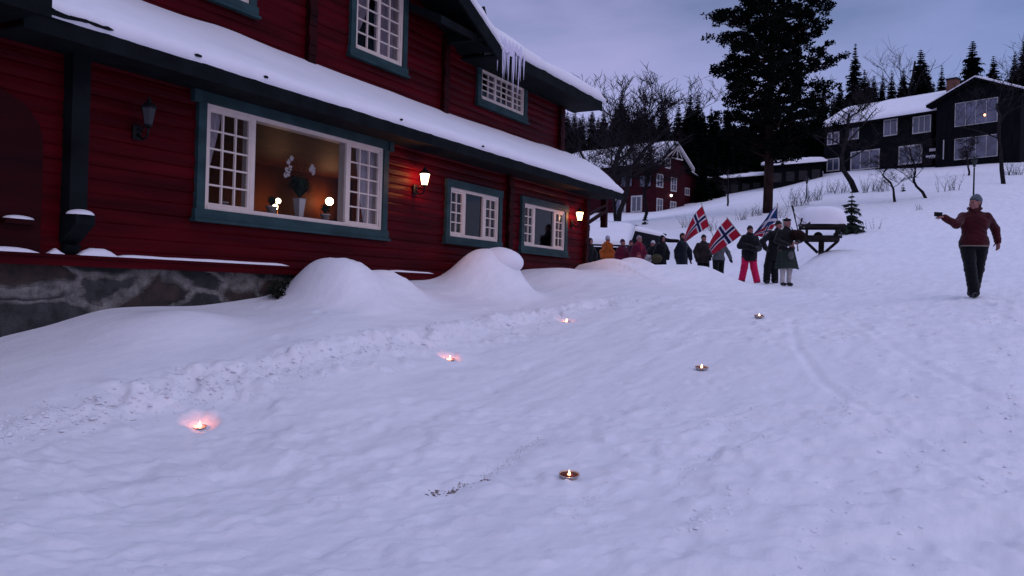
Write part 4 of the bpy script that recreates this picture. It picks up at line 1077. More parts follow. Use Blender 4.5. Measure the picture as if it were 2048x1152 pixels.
for sx in (-1, 1):
    ex = GXC+sx*(GXC-GXL); y0_, y1_ = (DD, PR-.7) if sx < 0 else (PR-.7, DD)
    snow_slab(gf, [(ex,y0_,GZL+.17),(ex,y1_,GZL+.17),(GXC,y1_,GZP+.17),(GXC,y0_,GZP+.17)], .26, n=16, seed=13+sx)
# gabled dormer near the left end
DX, DZ = DF.xz(1703, 213, -.4); D0 = DF.xz(1683, 240, -.4); hw = abs(DX-D0[0])+.2; dz = D0[1]
mb = MB(); mb.prism([(DX-hw+.3,-.3,zE-.3),(DX+hw-.3,-.3,zE-.3),(DX+hw-.3,-.3,dz),(DX,-.3,DZ-.3),(DX-hw+.3,-.3,dz)], (0, 3.5, 0)); dm = mb.build('dormer', M['brown_house'], dl); mb = MB(); mb.prism([(DX-hw,-.55,dz-.15),(DX+hw,-.55,dz-.15),(DX+.12,-.15,DZ),(DX-.12,-.15,DZ)], (0, .5, .05)); mb.build('snow_front', M['snow'], dm)
for sx in (-1, 1):
    ex = DX+sx*hw; y0_, y1_ = (3.2, -.7) if sx < 0 else (-.7, 3.2)
    snow_slab(dm, [(ex,y0_,dz-.1),(ex,y1_,dz-.1),(DX,y1_,DZ-.28),(DX,y0_,DZ-.28)], .28, n=6, seed=16+sx)
cx, cz = DF.xz(1906, 175, 3.4); mb = MB(); ct = DF.xz(1906, 158, 3.4)[1]; mb.box(cx-.45, cx+.45, 3.0, 3.8, cz-1.5, ct-.12); ch = mb.build('chimney', M['brick'], rf)
mb = MB(); mb.box(cx-.52, cx+.52, 2.93, 3.87, ct-.12, ct+.03); mb.build('cap', M['iron'], ch)
for q, c_, g_ in (((1657,268,1677,286),3,'glass_pale'),((1770,242,1793,268),2,'glass_pale'),((1828,236,1860,262),3,'glass_far'),((1696,254,1716,276),2,'glass_far')):
    fwin(DF, dl, q, 0, cols=c_, gl=g_, fw=.10)
for q, c_, g_ in (((1656,320,1677,339),2,'glass_far'),((1704,306,1757,334),3,'glass_pale')): fwin(DF, dl, q, 0, cols=c_, gl=g_, fw=.11)
fwin(DF, dl, (1801,296,1841,323), 0, cols=2, fw=.16)
wv = fwin(DF, dl, (1912,208,1994,242), PR, cols=4, gl='glass_pale', fw=.05)
fwin(DF, dl, (1911,279,1994,311), PR, cols=4, gl='glass_pale', fw=.05)
x, z = DF.xz(1970, 230, PR-.03); mb = MB(); mb.lathe([(.02,-.11),(.08,-.05),(.08,.05),(.02,.11)], (x,PR-.10,z), 10); o = mb.build('wall_light', glow('amber_wall_light', (1,.50,.25), 4), dl)
x, z = DF.xz(1887, 299, PR-.1); x2, z2 = DF.xz(1887, 280, PR-.1); mb = MB(); mb.tube([(x,PR-.1,z-.9),(x,PR-.1,z2)], .05, 8); mb.build('downpipe', M['white_far'], dl)
x, z = DF.xz(1871, 299, -.1); mb = MB(); mb.box(x-.55, x+.55, -.14, -.06, z-.13, z+.13); mb.build('sign', M['white_far'], dl)
x, z = DF.xz(1875, 313, -.1); mb = MB(); mb.box(x-.7, x+.7, -.9, -.05, z-.1, z+.05); mb.build('porch_step', M['snow'], dl)

# ================================================================== lean-to shed by the lodge corner
sp = P(1180, 491, 34); SF = Frame((sp.x, sp.y, 0), R(4))
sh = empty('lean_to_shed', SF.o, SF.ang, 'low shed with a broad snow-covered roof and a dark tarred end slope behind the marchers', 'shed')
ze_ = SF.xz(1215, 489, 0)[1]; zr_ = SF.xz(1215, 449, 2.4)[1]; xr_ = SF.xz(1256, 487, 0)[0]; xrr = SF.xz(1271, 453, 2.4)[0]
xs0 = -2.5; g_ = gbase(sp.x, sp.y)-.5
mb = MB(); mb.box(xs0, xr_-.05, .12, 2.6, g_, ze_-.10); mb.build('wall', M['dark_wood'], sh)
mb = MB(); mb.prism([(xs0,-.15,ze_-.08),(xr_,-.15,ze_-.08),(xrr,2.5,zr_-.10),(xs0,2.5,zr_-.10)], (0,0,.07)); rf = mb.build('roof', M['dark_wood'], sh)
snow_slab(rf, [(xs0,-.22,ze_),(xr_+.02,-.22,ze_),(xrr+.02,2.5,zr_),(xs0,2.5,zr_)], .16, n=18, seed=21)
p1 = SF.xz(1270,461,2.3); p2 = SF.xz(1331,473,2.3); p3 = SF.xz(1338,500,1.2); p4 = SF.xz(1243,512,0)
mb = MB(); V4 = [(p4[0],0,p4[1]-.6),(SF.xz(1340,512,0)[0],.4,p4[1]-.6),(p2[0],2.3,p2[1]),(p1[0],2.3,p1[1])]
mb.prism(V4, (0,.06,-.08)); tarm = mat('tarred_slope', (.006,.0065,.010), .8, var=.3, vs=3, bump=.2, bs=9); mb.build('tarred_slope', tarm, sh)
snow_a = [(p1[0]-.05,2.25,p1[1]),(p2[0],2.25,p2[1]-.03),(p2[0],2.6,p2[1]+.08),(p1[0]-.05,2.6,p1[1]+.14)]
snow_slab(sh, snow_a, .13, name='snow_strip', n=10, m=3, seed=23)
q1 = SF.xz(1270,451,2.75); q2 = SF.xz(1333,470,2.75); mb = MB()
mb.bar((q1[0],2.75,q1[1]), (q2[0],2.75,q2[1]), .05, .07)
for i in range(1, 13):
    u = (i+.3)/13; x = q1[0]+(q2[0]-q1[0])*u; z = q1[1]+(q2[1]-q1[1])*u; mb.prism([(x-.045,2.72,z),(x+.045,2.72,z),(x+.03,2.72,z-.11),(x-.03,2.72,z-.11)], (0,.05,0))
mb.build('ridge_rafters', M['dark_wood'], sh)
l1 = P(1322, 478, 35.5); l2 = P(1356, 482, 34); lg = MB(); lg.tube([(0,0,0), ((l2-l1)*.5)+Vector((0,0,-.03)), l2-l1], [.10,.085,.07], 9)
o = lg.build('fallen_log', M['bark'], None, True); o.location = l1; tag(o, 'dark log lying in the snow just right of the shed', 'log')

# ================================================================== bird-feeder house under a dome of snow
fb = hit(1642, 507, 20); s_ = fb.y/F_PX       # metres per photo pixel there
fe = empty('bird_feeder', fb, R(-20), 'wooden bird-feeder house under a big dome of snow, right of the bagpiper', 'bird feeder')
W_ = 40*s_; M['grey_wood'] = mat('weathered_log', (.022,.018,.017), .9, var=.45, vs=6, bump=.4, bs=18, stretch=(.4,1,1))
zt_, zr_, ztop = 26*s_, 50*s_, 92*s_
mb = MB(); mb.box(-W_*.80, W_*.80, -.34, .34, zt_, zt_+.05); mb.box(-W_*.84, W_*.84, -.38, -.34, zt_-.03, zt_+.11); mb.box(-W_*.84, W_*.84, .34, .38, zt_-.03, zt_+.11); mb.build('tray', M['grey_wood'], fe)
mb = MB(); mb.tube([(-W_*.95,-.345,zt_+.10),(W_*.95,-.345,zt_+.10)], .05, 8); mb.build('log_rail', M['grey_wood'], fe)
for sx in (-1, 1):
    for sy in (-1, 1): mb = MB(); mb.tube([(sx*W_*.70, sy*.30, zt_), (sx*W_*.70, sy*.30, zr_)], .045, 8); mb.build('post', M['grey_wood'], fe)
mb = MB(); mb.tube([(0,0,-.2),(0,0,zt_)], .09, 9); mb.build('stand', M['grey_wood'], fe)
for sx in (-1, 1):
    mb = MB(); mb.bar((sx*.10,0,.02), (sx*W_*.78,0,zt_-.01), .09, .09); mb.build('brace', M['grey_wood'], fe)
mb = MB()
for i in range(9): mb.tube([(-W_*1.08,-.50+i*.125,zr_+.05+.0*i),(W_*1.08,-.50+i*.125,zr_+.05)], .06, 7)
rfb = mb.build('roof', M['grey_wood'], fe)
mb = MB(); A = []; nu, nv = 30, 12
for i in range(nu+1):
    a = 6.2832*i/nu; row = []
    for j in range(nv+1):
        v = j/nv; ph = v*math.pi/2; k = 1+.07*(float(fbm(math.cos(a)*2+4, math.sin(a)*2+v, 5, 2))-.5)*2
        ca = math.copysign(abs(math.cos(a))**.75, math.cos(a)); sa = math.copysign(abs(math.sin(a))**.75, math.sin(a))
        row.append((ca*W_*1.13*k*math.cos(ph)**.45, sa*.64*k*math.cos(ph)**.45, zr_+.10+(ztop-zr_-.1)*math.sin(ph)**.85*k))
    A.append(row)
mb.grid(A); mb.build('snow_dome', M['snow'], rfb, True)
lump_mesh('snow', (0,-.1,zt_+.05), (W_*.7,.25,.07), fe, 8)
sf = lump_mesh('seed_bundle', (-.1,.0,zt_+.12), (.14,.12,.16), fe, 4, 'grey_wood')

# ================================================================== lamp posts on the slope
def lamp_post(px, pyb, pyt, label):
    h_ = hit(px, pyb, 20); H_ = (pyb-pyt)*h_.y/F_PX
    e_ = empty('lamp_post', h_, 0, label, 'lamp post', 'unlit lamp posts on the slope')
    mb = MB(); mb.tube([(0,0,-.5),(0,0,H_-.62)], [.05,.04], 8); mb.build('pole', M['iron'], e_, True)
    mb = MB(); mb.lathe([(.06,0),(.16,.40)], (0,0,H_-.60), 6); mb.build('lantern_glass', M['lamp_glass_off'], e_)
    mb = MB(); mb.lathe([(.19,0),(.19,.03),(.08,.14),(.03,.19),(.01,.22)], (0,0,H_-.20), 6); mb.build('cap', M['iron'], e_)
lamp_post(1613, 395, 352, 'small black lamp post on the slope between the big pine and the dark lodge')
lamp_post(1947, 392, 314, 'taller black lamp post on the slope directly behind the photographer')

# ================================================================== trees
def spruce_mesh(seed, h=1., w=.2, whorls=34, m=None, blades=8, snow=False, dens=8):
    q = random.Random(seed); tb = MB(); cb = MB()
    tb.tube([(0,0,-.04*h),(0,0,h*.5),(0,0,h*.985)], [w*.085,w*.05,w*.008], 6)
    lean = q.uniform(-.02,.02)
    for i in range(whorls):
        f = .05+.95*(i+q.uniform(-.3,.3))/whorls; z = h*f
        L = w*(1-f)**.85*q.uniform(.72,1.12)+.012*w
        nb = dens if f < .85 else 5
        for k in range(nb):
            a = 6.283*k/nb+q.uniform(-.4,.4)+i*1.3; l_ = L*q.uniform(.6,1.15); ca, sa = math.cos(a), math.sin(a)
            dr = -.18-.30*(1-f); up = .25*q.random()
            P_ = [Vector((ca*l_*u, sa*l_*u, z+l_*(dr*u*1.6+up*u*u))) for u in (0,.3,.6,.85,1.0)]
            side = Vector((-sa, ca, 0)); wd = l_*.30+.035*w
            for s in range(4):
                a_, b_ = P_[s], P_[s+1]; w0, w1 = wd*(.5,1,.9,.55,.12)[s], wd*(.5,1,.9,.55,.12)[s+1]
                dz = Vector((0,0,-wd*.55*q.uniform(.5,1.3)))
                cb.quad(a_, b_, b_+side*w1*q.uniform(.6,1.1)+dz, a_+side*w0*q.uniform(.6,1.1)+dz)
                cb.quad(b_, a_, a_-side*w0*q.uniform(.6,1.1)+dz, b_-side*w1*q.uniform(.6,1.1)+dz)
            for s in range(blades):
                u = q.uniform(.15,1); p = Vector((ca*l_*u, sa*l_*u, z+l_*(dr*u*1.6+up*u*u))); t_ = q.choice((-1,1))
                tip = p+side*t_*wd*q.uniform(.5,1.4)+Vector((ca,sa,0))*wd*q.uniform(0,1.0)+Vector((0,0,-wd*q.uniform(.1,1.5)))
                c = p+Vector((ca,sa,0))*wd*.4; cb.tri(p, tip, c)
    return tb, cb
PROTO = []
for sd, w_, wh, dn in ((1,.125,64,8),(2,.145,60,8),(3,.105,66,8),(4,.175,58,9),(5,.09,62,7)):
    tb, cb = spruce_mesh(sd, 1.0, w_, wh, dens=dn); PROTO.append((tb, cb))
pm = []
for tb, cb in PROTO:
    t1 = bpy.data.meshes.new('trunk'); t1.from_pydata([tuple(v) for v in tb.v], [], tb.f); t1.materials.append(M['bark'])
    t2 = bpy.data.meshes.new('crown'); t2.from_pydata([tuple(v) for v in cb.v], [], cb.f); t2.materials.append(M['needle']); pm.append((t1, t2))
tq = random.Random(77)
def spruce(px, top, Y, kind, label, group, wide=1.0):
    p = P(px, top, Y); g = mz(p.x, p.y) if abs(p.x) < 250 else 10; h_ = p.z-g
    if h_ < 2: h_ = 2
    e_ = empty('spruce_tree', (p.x, p.y, g-.2), tq.uniform(0, 6.28), label, 'tree', group); e_.scale = (h_*wide, h_*wide, h_+.2)
    for nm, me__ in zip(('trunk','crown'), pm[kind]):
        o = bpy.data.objects.new(nm, me__); COL.objects.link(o); o.parent = e_
    return e_
ORD = ['first','second','third','fourth','fifth','sixth','seventh','eighth','ninth','tenth','eleventh','twelfth','thirteenth','fourteenth','fifteenth','sixteenth']
left_tops = [(1243,183,92,3),(1275,209,96,1),(1292,198,96,2),(1331,210,100,0),(1358,198,100,2),(1381,187,100,1),(1396,180,98,2),(1423,212,100,0)]
for i, (px, ty, Y, k) in enumerate(left_tops):
    spruce(px, ty, Y, k, 'dark spruce left of the big pine, %s skyline top counting from the lodge roof' % ORD[i], 'skyline spruces left of the big pine', 1.55)
right_tops = [(1664,222,104,4),(1681,165,106,1),(1711,84,100,2),(1729,138,104,0),(1748,150,106,1),(1766,142,108,4),(1784,138,104,2),(1807,135,106,0),(1842,97,104,3),(1858,140,108,1),(1884,127,106,2),(1919,150,110,0),(1946,79,104,3),(1987,110,106,1),(2030,100,104,2),(2050,74,98,0)]
for i, (px, ty, Y, k) in enumerate(right_tops):
    spruce(px, ty, Y, k, 'dark spruce behind the hillside lodge, %s skyline top counting right from the big pine' % ORD[i], 'skyline spruces behind the hillside lodge', 1.55)
n_ = 0
for row, (Y, base) in enumerate(((94, 244),(106, 222),(120, 212))):
    px = 1120+row*6
    while px < 1660:
        if px > 1400 or row or px < 1215 or True:
            spruce(px+tq.uniform(-5,5), base+tq.uniform(-10,24), Y+tq.uniform(-3,3), tq.randrange(4), 'dark spruce in the dense forest wall behind the red gabled house and the big pine', 'forest wall left of the hillside lodge', 1.5)
        px += 19+row*3
for row, (Y, base) in enumerate(((108, 184),(122, 172))):
    px = 1642+row*9
    while px < 2090:
        spruce(px+tq.uniform(-5,5), base+tq.uniform(-12,20)-(px-1668)*.05, Y+tq.uniform(-3,3), tq.randrange(4), 'dark spruce in the dense forest wall behind the hillside lodge', 'forest wall behind the hillside lodge', 1.35)
        px += 22
# low dark firs between the barns and the lodge
for i, (px, ty, Y) in enumerate(((1408,300,84),(1432,290,86),(1462,285,90),(1490,300,92),(1600,280,92),(1625,262,94),(1648,270,96))):
    spruce(px, ty, Y, i % 4, 'dark spruce standing close behind the low barns, %s from the left' % ORD[i], 'spruces behind the barns', 1.6)

def branchy(seed, h, spread=.45, depth=5, r0=.018, kids=3, up=.25, first=.28, crook=.2):
    q = random.Random(seed); mb = MB()
    def grow_(p, d, l_, r, lv):
        n = 4 if lv else 7; pts = [p]; rr = [r]; dd = d.copy()
        for i in range(n):
            dd = (dd+Vector((q.gauss(0,crook), q.gauss(0,crook), q.gauss(0,crook)*.5+up*.12))).normalized(); pts.append(pts[-1]+dd*l_/n); rr.append(r*(1-.55*(i+1)/n))
        mb.tube(pts, rr, 6 if lv == 0 else (4 if lv == 1 else 3), lv < 1)
        if lv >= depth: return
        for i in range(kids+(4 if lv == 0 else 1)):
            t_ = q.uniform(first if lv == 0 else .25, 1.0); k = min(n-1, int(t_*n)); b_ = pts[k].lerp(pts[k+1], t_*n-k) if t_ < 1 else pts[-1]
            a = q.uniform(0, 6.28); nd = (dd*.45+Vector((math.cos(a), math.sin(a), q.uniform(.0,.6)))*spread*1.3).normalized()
            grow_(b_, nd, l_*q.uniform(.42,.66)*(1 if lv else 1-.35*t_), max(r*(.42 if lv else .38)*(1-.4*t_)+.0, r0*h*.085), lv+1)
    grow_(Vector((0,0,-.02*h)), Vector((0,0,1)), h*.72, r0*h, 0); return mb
def bare_tree(px, pyb, top, label, seed, Y=None, mtl='bark_grey', name='bare_tree', **k):
    if Y is None: h_ = hit(px, pyb, 20)
    else: p = P(px, pyb, Y); h_ = Vector((p.x, p.y, mz(p.x, p.y)))
    H_ = (P(px, top, h_.y).z - h_.z)
    e_ = empty(name, h_, 0, label, 'tree', None)
    mb = branchy(seed, H_, **k)
    zt = max(v[2] for v in mb.v); s_ = H_/zt; mb.v = [(v[0]*s_, v[1]*s_, v[2]*s_) for v in mb.v]
    nk = 6*8; tr = MB(); tr.v = mb.v[:nk]; nf = 6*7+2; tr.f = mb.f[:nf]; tr.m = [0]*nf
    cr = MB(); cr.v = mb.v[nk:]; cr.f = [tuple(i-nk for i in f) for f in mb.f[nf:]]; cr.m = [0]*len(cr.f)
    tr.build('trunk', M[mtl], e_, True); cr.build('branches', M[mtl], e_)
    return e_
bare_tree(1206, 440, 112, 'tall leafless birch rising just right of the lodge upper roof', 4, Y=46, depth=4, kids=5, r0=.022, up=.5, first=.35, spread=.42)
bare_tree(1236, 440, 150, 'second leafless birch leaning right of the tall one by the lodge roof', 77, Y=50, depth=4, kids=4, r0=.017, up=.4, first=.3, spread=.45)
bare_tree(1160, 440, 190, 'leafless tree half hidden close behind the lodge corner', 9, Y=38, depth=4, kids=4, r0=.016, up=.3, first=.3)
bare_tree(1288, 447, 262, 'spreading leafless tree in front of the red gabled house', 14, Y=58, depth=4, kids=5, r0=.020, up=.15, first=.35, spread=.7)
bare_tree(1232, 440, 272, 'small leafless tree before the left side of the red gabled house roof', 19, Y=60, depth=4, kids=5, r0=.020, up=.2, first=.25, spread=.6)
bare_tree(1455, 412, 322, 'small dark bare tree left of the big pine trunk', 21, depth=3, kids=4, r0=.02, up=.1, first=.35, spread=.7)
bare_tree(1714, 385, 108, 'dead forked tree left in front of the hillside lodge', 25, depth=4, kids=4, r0=.020, up=.35, first=.3, spread=.5)
bare_tree(1790, 404, 285, 'crooked low birch in front of the hillside lodge, left of its porch', 30, depth=4, kids=4, r0=.020, up=.1, first=.3, spread=.8, crook=.3)
bare_tree(1853, 396, 232, 'pale crooked birch in front of the hillside lodge corner', 36, depth=4, kids=4, r0=.018, up=.15, first=.3, spread=.7, crook=.25)
bare_tree(1800, 330, 80, 'tall dead tree with forked top behind the hillside lodge', 41, Y=96, depth=3, kids=3, r0=.013, up=.3, first=.5, spread=.45)
bare_tree(2008, 368, 48, 'tall dead pine with bare spiky top at the right edge', 45, depth=4, kids=3, r0=.013, up=.2, first=.3, spread=.5)
bare_tree(1938, 340, 262, 'small leafless tree in front of the hillside lodge gable windows', 52, Y=62, depth=4, kids=5, r0=.024, up=.2, first=.2, spread=.8)

# ---- the big Scots pine
bpn = hit(1535, 426, 20); HP = P(1535, -40, bpn.y).z-bpn.z; u_ = bpn.y/F_PX
pe = empty('pine_tree', bpn, 0, 'huge dark pine with broad clumpy crown towering above the flag bearers', 'tree')
pq = random.Random(31); tb = MB()
tb.tube([(0,0,-.5),(.02,0,HP*.25),(-.05,0,HP*.5),(.05,0,HP*.78),(0,0,HP*.97)], [.31,.27,.22,.13,.04], 12)
tb.build('trunk', M['bark_red'], pe, True)
lb = MB(); nb = MB()
def clump(c, rx, rz, n):
    for i in range(n):
        d = Vector((pq.gauss(0,1), pq.gauss(0,1), pq.gauss(0,1))).normalized()*pq.random()**.4
        p = c+Vector((d.x*rx, d.y*rx, d.z*rz)); u = Vector((pq.gauss(0,1), pq.gauss(0,1), pq.gauss(0,.8))).normalized()*pq.uniform(.10,.24)
        v = u.cross(Vector((pq.gauss(0,1), pq.gauss(0,1), pq.gauss(0,1)))).normalized()*pq.uniform(.035,.07)
        nb.quad(p-v, p+u*.5-v*1.2, p+u, p+v)
def prof_w(f):        # crown half-width (m) against relative height, left/right from the photograph
    return np.interp(f, [.20,.28,.38,.50,.60,.72,.84,.93,1.0], [1.5,2.7,3.3,3.5,3.7,3.6,2.9,2.0,.6])
for i in range(120):
    f = .21+.77*((i+.5)/120); z = HP*f; a = i*2.4+pq.uniform(-.4,.4); L = float(prof_w(f))*(pq.uniform(.45,1.05) if i % 3 else pq.uniform(.85,1.12))*(u_*1650/52)
    if .62 < f < .74 and math.cos(a) > .2: L *= .72
    ca, sa = math.cos(a), math.sin(a); p = [Vector((0,0,z))]; dz = pq.uniform(-.12,.22)
    for k in range(1, 6):
        t_ = k/5; p.append(Vector((ca*L*t_, sa*L*t_, z+L*(dz*t_+.14*t_*t_))) + Vector((pq.gauss(0,.07), pq.gauss(0,.07), pq.gauss(0,.06)))*L*.3)
    lb.tube(p, [.075,.065,.05,.038,.026,.012], 5)
    for k in range(2, 6):
        for r2 in range((1 if pq.random() < .6 else 2) if k < 4 else 3):
            b_ = pq.uniform(0, 6.28); l2 = L*.20*pq.uniform(.5,1.3); e2 = p[k]+Vector((math.cos(b_)*l2+ca*l2*.4, math.sin(b_)*l2+sa*l2*.4, l2*pq.uniform(0,.7)))
            lb.tube([p[k], p[k].lerp(e2,.5)+Vector((0,0,.04)), e2], [.022,.016,.008], 3, False)
            clump(e2+Vector((0,0,.06)), pq.uniform(.26,.50), pq.uniform(.14,.27), 54)
lb.build('limbs', M['bark_red'], pe); nb.build('crown', M['needle_pine'], pe)

# ---- young spruces and the low vegetation
def small_spruce(px, pyb, top, label, sd, w=.30, wh=13, m='needle_young'):
    h_ = hit(px, pyb, 15); H_ = (pyb-top)*h_.y/F_PX
    tb, cb = spruce_mesh(sd, H_, H_*w, wh, blades=22, dens=7)
    e_ = empty('young_spruce', h_-Vector((0,0,.05)), 0, label, 'tree', None); tb.build('trunk', M['bark'], e_); cb.build('crown', M[m], e_)
small_spruce(1702, 466, 374, 'young spruce beside the snow-domed bird feeder', 61, .36, 12)
small_spruce(1290, 449, 421, 'tiny young spruce above the lean-to shed roof', 62, .36, 8)
small_spruce(1806, 383, 364, 'tiny young spruce under the hillside lodge porch', 63, .4, 7)
bush = [(1596,412,40,34,'fine leafless bush at the foot of the small lamp post'),(1628,402,30,28,'leafless twigs right of the small lamp post'),
 (1652,388,30,20,'tall thin twigs left of the forked dead tree'),(1684,386,30,22,'thin twigs just left of the dead tree trunk'),(1742,384,34,30,'row of thin bare saplings below the wide lower window'),
 (1768,383,28,24,'thin bare saplings left of the crooked low birch'),(1896,382,40,18,'thin bare saplings left of the tall lamp post'),(1482,440,24,16,'bare bush in the snow between the two flags and the pine'),
 (1512,432,26,20,'bare twigs left of the pine trunk foot'),(1374,455,26,16,'bare twigs behind the left Norwegian flag'),(1560,436,26,16,'bare twigs behind the blue and white flag'),
 (1838,420,14,10,'tiny twigs poking from the snow left of the photographer'),(1745,458,26,6,'thin twigs right of the young spruce'),(2028,350,30,40,'leafless scrub at the far right edge below the trees'),(1420,462,30,16,'bare twigs between the two Norwegian flags')]
for i, (px, py, hh, n, lab) in enumerate(bush):
    h_ = hit(px, py, 15); H_ = hh*h_.y/F_PX
    twigs('bare_shrub', h_, H_*.8, H_*.5, H_, n, lab, None, 100+i, 'bare shrubs on the snowy slope')
# ================================================================== people: signed-distance bodies meshed as one skin
def surface_nets(Fg, org, h):
    neg = Fg < 0; nx_, ny_, nz_ = Fg.shape
    cs = (nx_-1, ny_-1, nz_-1); S_ = np.zeros(cs+(3,)); C_ = np.zeros(cs)
    for ax in range(3):
        sl0 = [slice(None)]*3; sl1 = [slice(None)]*3; sl0[ax] = slice(0, -1); sl1[ax] = slice(1, None)
        a, b_ = Fg[tuple(sl0)], Fg[tuple(sl1)]; cr_ = (a < 0) != (b_ < 0)
        t_ = np.where(cr_, a/np.where(cr_, a-b_, 1), 0)
        ii = np.argwhere(cr_); tt = t_[cr_]
        pos = ii.astype(float); pos[:, ax] += tt
        o1, o2 = [k for k in range(3) if k != ax]
        for d1 in (0, -1):
            for d2 in (0, -1):
                c = ii.copy(); c[:, o1] += d1; c[:, o2] += d2
                ok = (c[:, o1] >= 0) & (c[:, o2] >= 0) & (c[:, o1] < cs[o1]) & (c[:, o2] < cs[o2]) & (c[:, ax] < cs[ax])
                c = c[ok]; np.add.at(S_, (c[:,0], c[:,1], c[:,2]), pos[ok]); np.add.at(C_, (c[:,0], c[:,1], c[:,2]), 1)
    act = C_ > 0; idx = -np.ones(cs, int); idx[act] = np.arange(act.sum())
    V = S_[act]/C_[act][:,None]*h + np.array(org)
    Q = []
    for ax in range(3):
        sl0 = [slice(None)]*3; sl1 = [slice(None)]*3; sl0[ax] = slice(0, -1); sl1[ax] = slice(1, None)
        cr_ = neg[tuple(sl0)] != neg[tuple(sl1)]; ii = np.argwhere(cr_); fl_ = neg[tuple(sl0)][cr_]
        o1, o2 = (ax+1) % 3, (ax+2) % 3
        ok = (ii[:, o1] > 0) & (ii[:, o2] > 0) & (ii[:, o1] < cs[o1]) & (ii[:, o2] < cs[o2]); ii = ii[ok]; fl_ = fl_[ok]
        def g(d1, d2): c = ii.copy(); c[:, o1] += d1; c[:, o2] += d2; return idx[c[:,0], c[:,1], c[:,2]]
        q = np.stack([g(-1,-1), g(0,-1), g(0,0), g(-1,0)], 1); q[~fl_] = q[~fl_][:, ::-1]; Q.append(q)
    return V, np.concatenate(Q)
def cap(a, b, ra, rb=None): return ('c', np.array(a, float), np.array(b, float), ra, ra if rb is None else rb)
def ell(c, r, yaw=0, pitch=0): return ('e', np.array(c, float), np.array(r, float), yaw, pitch)
def prim_box(p):
    if p[0] == 'c': r = max(p[3], p[4]); return np.minimum(p[1], p[2])-r, np.maximum(p[1], p[2])+r
    r = max(p[2]); return p[1]-r, p[1]+r
def sdf_mesh(prims, h, k=.03, cuts=(), wr=0., seed=0, inflate=0.):
    bx = [prim_box(p) for p in prims]; m = .05+abs(inflate)+wr
    lo = np.min([b[0] for b in bx], 0)-m; hi = np.max([b[1] for b in bx], 0)+m
    n = np.ceil((hi-lo)/h).astype(int)+1; ax = [lo[i]+h*np.arange(n[i]) for i in range(3)]
    Fg = np.full(n, 1.0)
    for p, b in zip(prims, bx):
        mm = .07+abs(inflate)+k; s0 = np.maximum(0, ((b[0]-mm-lo)/h).astype(int)); s1 = np.minimum(n, ((b[1]+mm-lo)/h).astype(int)+2)
        sl = tuple(slice(a, c) for a, c in zip(s0, s1)); X, Y, Z = np.meshgrid(ax[0][sl[0]], ax[1][sl[1]], ax[2][sl[2]], indexing='ij')
        if p[0] == 'c':
            a_, b_ = p[1], p[2]; d = b_-a_; L2 = max(d@d, 1e-9)
            t_ = np.clip(((X-a_[0])*d[0]+(Y-a_[1])*d[1]+(Z-a_[2])*d[2])/L2, 0, 1)
            D = np.sqrt((X-a_[0]-t_*d[0])**2+(Y-a_[1]-t_*d[1])**2+(Z-a_[2]-t_*d[2])**2)-(p[3]+(p[4]-p[3])*t_)
        else:
            c, r, yw, pt = p[1:]; x, y, z = X-c[0], Y-c[1], Z-c[2]; cy, sy = math.cos(yw), math.sin(yw)
            x, y = x*cy+y*sy, -x*sy+y*cy
            if pt: cp, sp_ = math.cos(pt), math.sin(pt); y, z = y*cp+z*sp_, -y*sp_+z*cp
            q = np.sqrt((x/r[0])**2+(y/r[1])**2+(z/r[2])**2)+1e-9; D = (q-1)*min(r)*np.clip(q, .6, 2)**.0
        D = D-inflate; G = Fg[sl]; hh = np.clip(.5+.5*(G-D)/k, 0, 1); Fg[sl] = G*(1-hh)+D*hh-k*hh*(1-hh)
    if wr or cuts:
        X, Y, Z = np.meshgrid(*ax, indexing='ij')
        if wr:
            w_ = np.sin(X*31+2*np.sin(Z*17+seed)+seed)*np.sin(Z*43+3*np.sin(Y*13+X*9))+.6*np.sin(Z*71+Y*37+4*np.sin(X*11+seed))
            Fg = Fg+wr*w_*.6
        for nrm, off in cuts:        # keep where nrm.p >= off
            Fg = np.maximum(Fg, off-(X*nrm[0]+Y*nrm[1]+Z*nrm[2]))
    return surface_nets(Fg, lo, h)
def hand_prims(w, d, nrm, side, curl=.5, s=1.0):      # w wrist, d finger direction, nrm palm normal, side: +1/-1 thumb side along x=d x nrm
    w = Vector(w); d = Vector(d).normalized(); n = Vector(nrm); n = (n-d*n.dot(d)).normalized(); x = d.cross(n)*side; P_ = []
    L = [.072,.080,.075,.060]; off = [.030,.011,-.010,-.029]
    for o_, l_ in zip(off, L):
        k0 = w+(d*.088+x*o_)*s; P_.append(cap(w+(d*.012+x*o_*.55)*s, k0, .0155*s, .0125*s))
        a = k0; dd = d.copy(); ll = l_*s
        for j, fr in enumerate((.45,.32,.23)):
            dd = (dd+n*curl*(.55+.25*j)).normalized(); b_ = a+dd*ll*fr; P_.append(cap(a, b_, .0098*s-.0007*j, .0092*s-.0007*j)); a = b_
    t0 = w+(d*.022+x*.024)*s; t1 = t0+(d*.6+x*.75+n*.3).normalized()*.045*s; t2 = t1+(d*.85+x*.25+n*(.3+curl*.6)).normalized()*.034*s
    P_ += [cap(t0, t1, .014*s, .0115*s), cap(t1, t2, .011*s, .009*s)]
    return P_
M['skin'] = mat('skin', (.27,.125,.11), .6, var=.06, vs=12); M['eye'] = mat('eye', (.02,.015,.015), .2, spec=.6)
M['hair_d'] = mat('dark_hair', (.02,.013,.01), .6, var=.4, vs=60, stretch=(1,1,.2)); M['hair_g'] = mat('grey_hair', (.30,.29,.29), .7, var=.2, vs=60)
_cl = {}
def cloth(name, col, r=.85, v=.18):
    if name not in _cl: _cl[name] = mat(name, col, r, var=v, vs=9, bump=.35, bs=45, sheen=.15)
    return _cl[name]
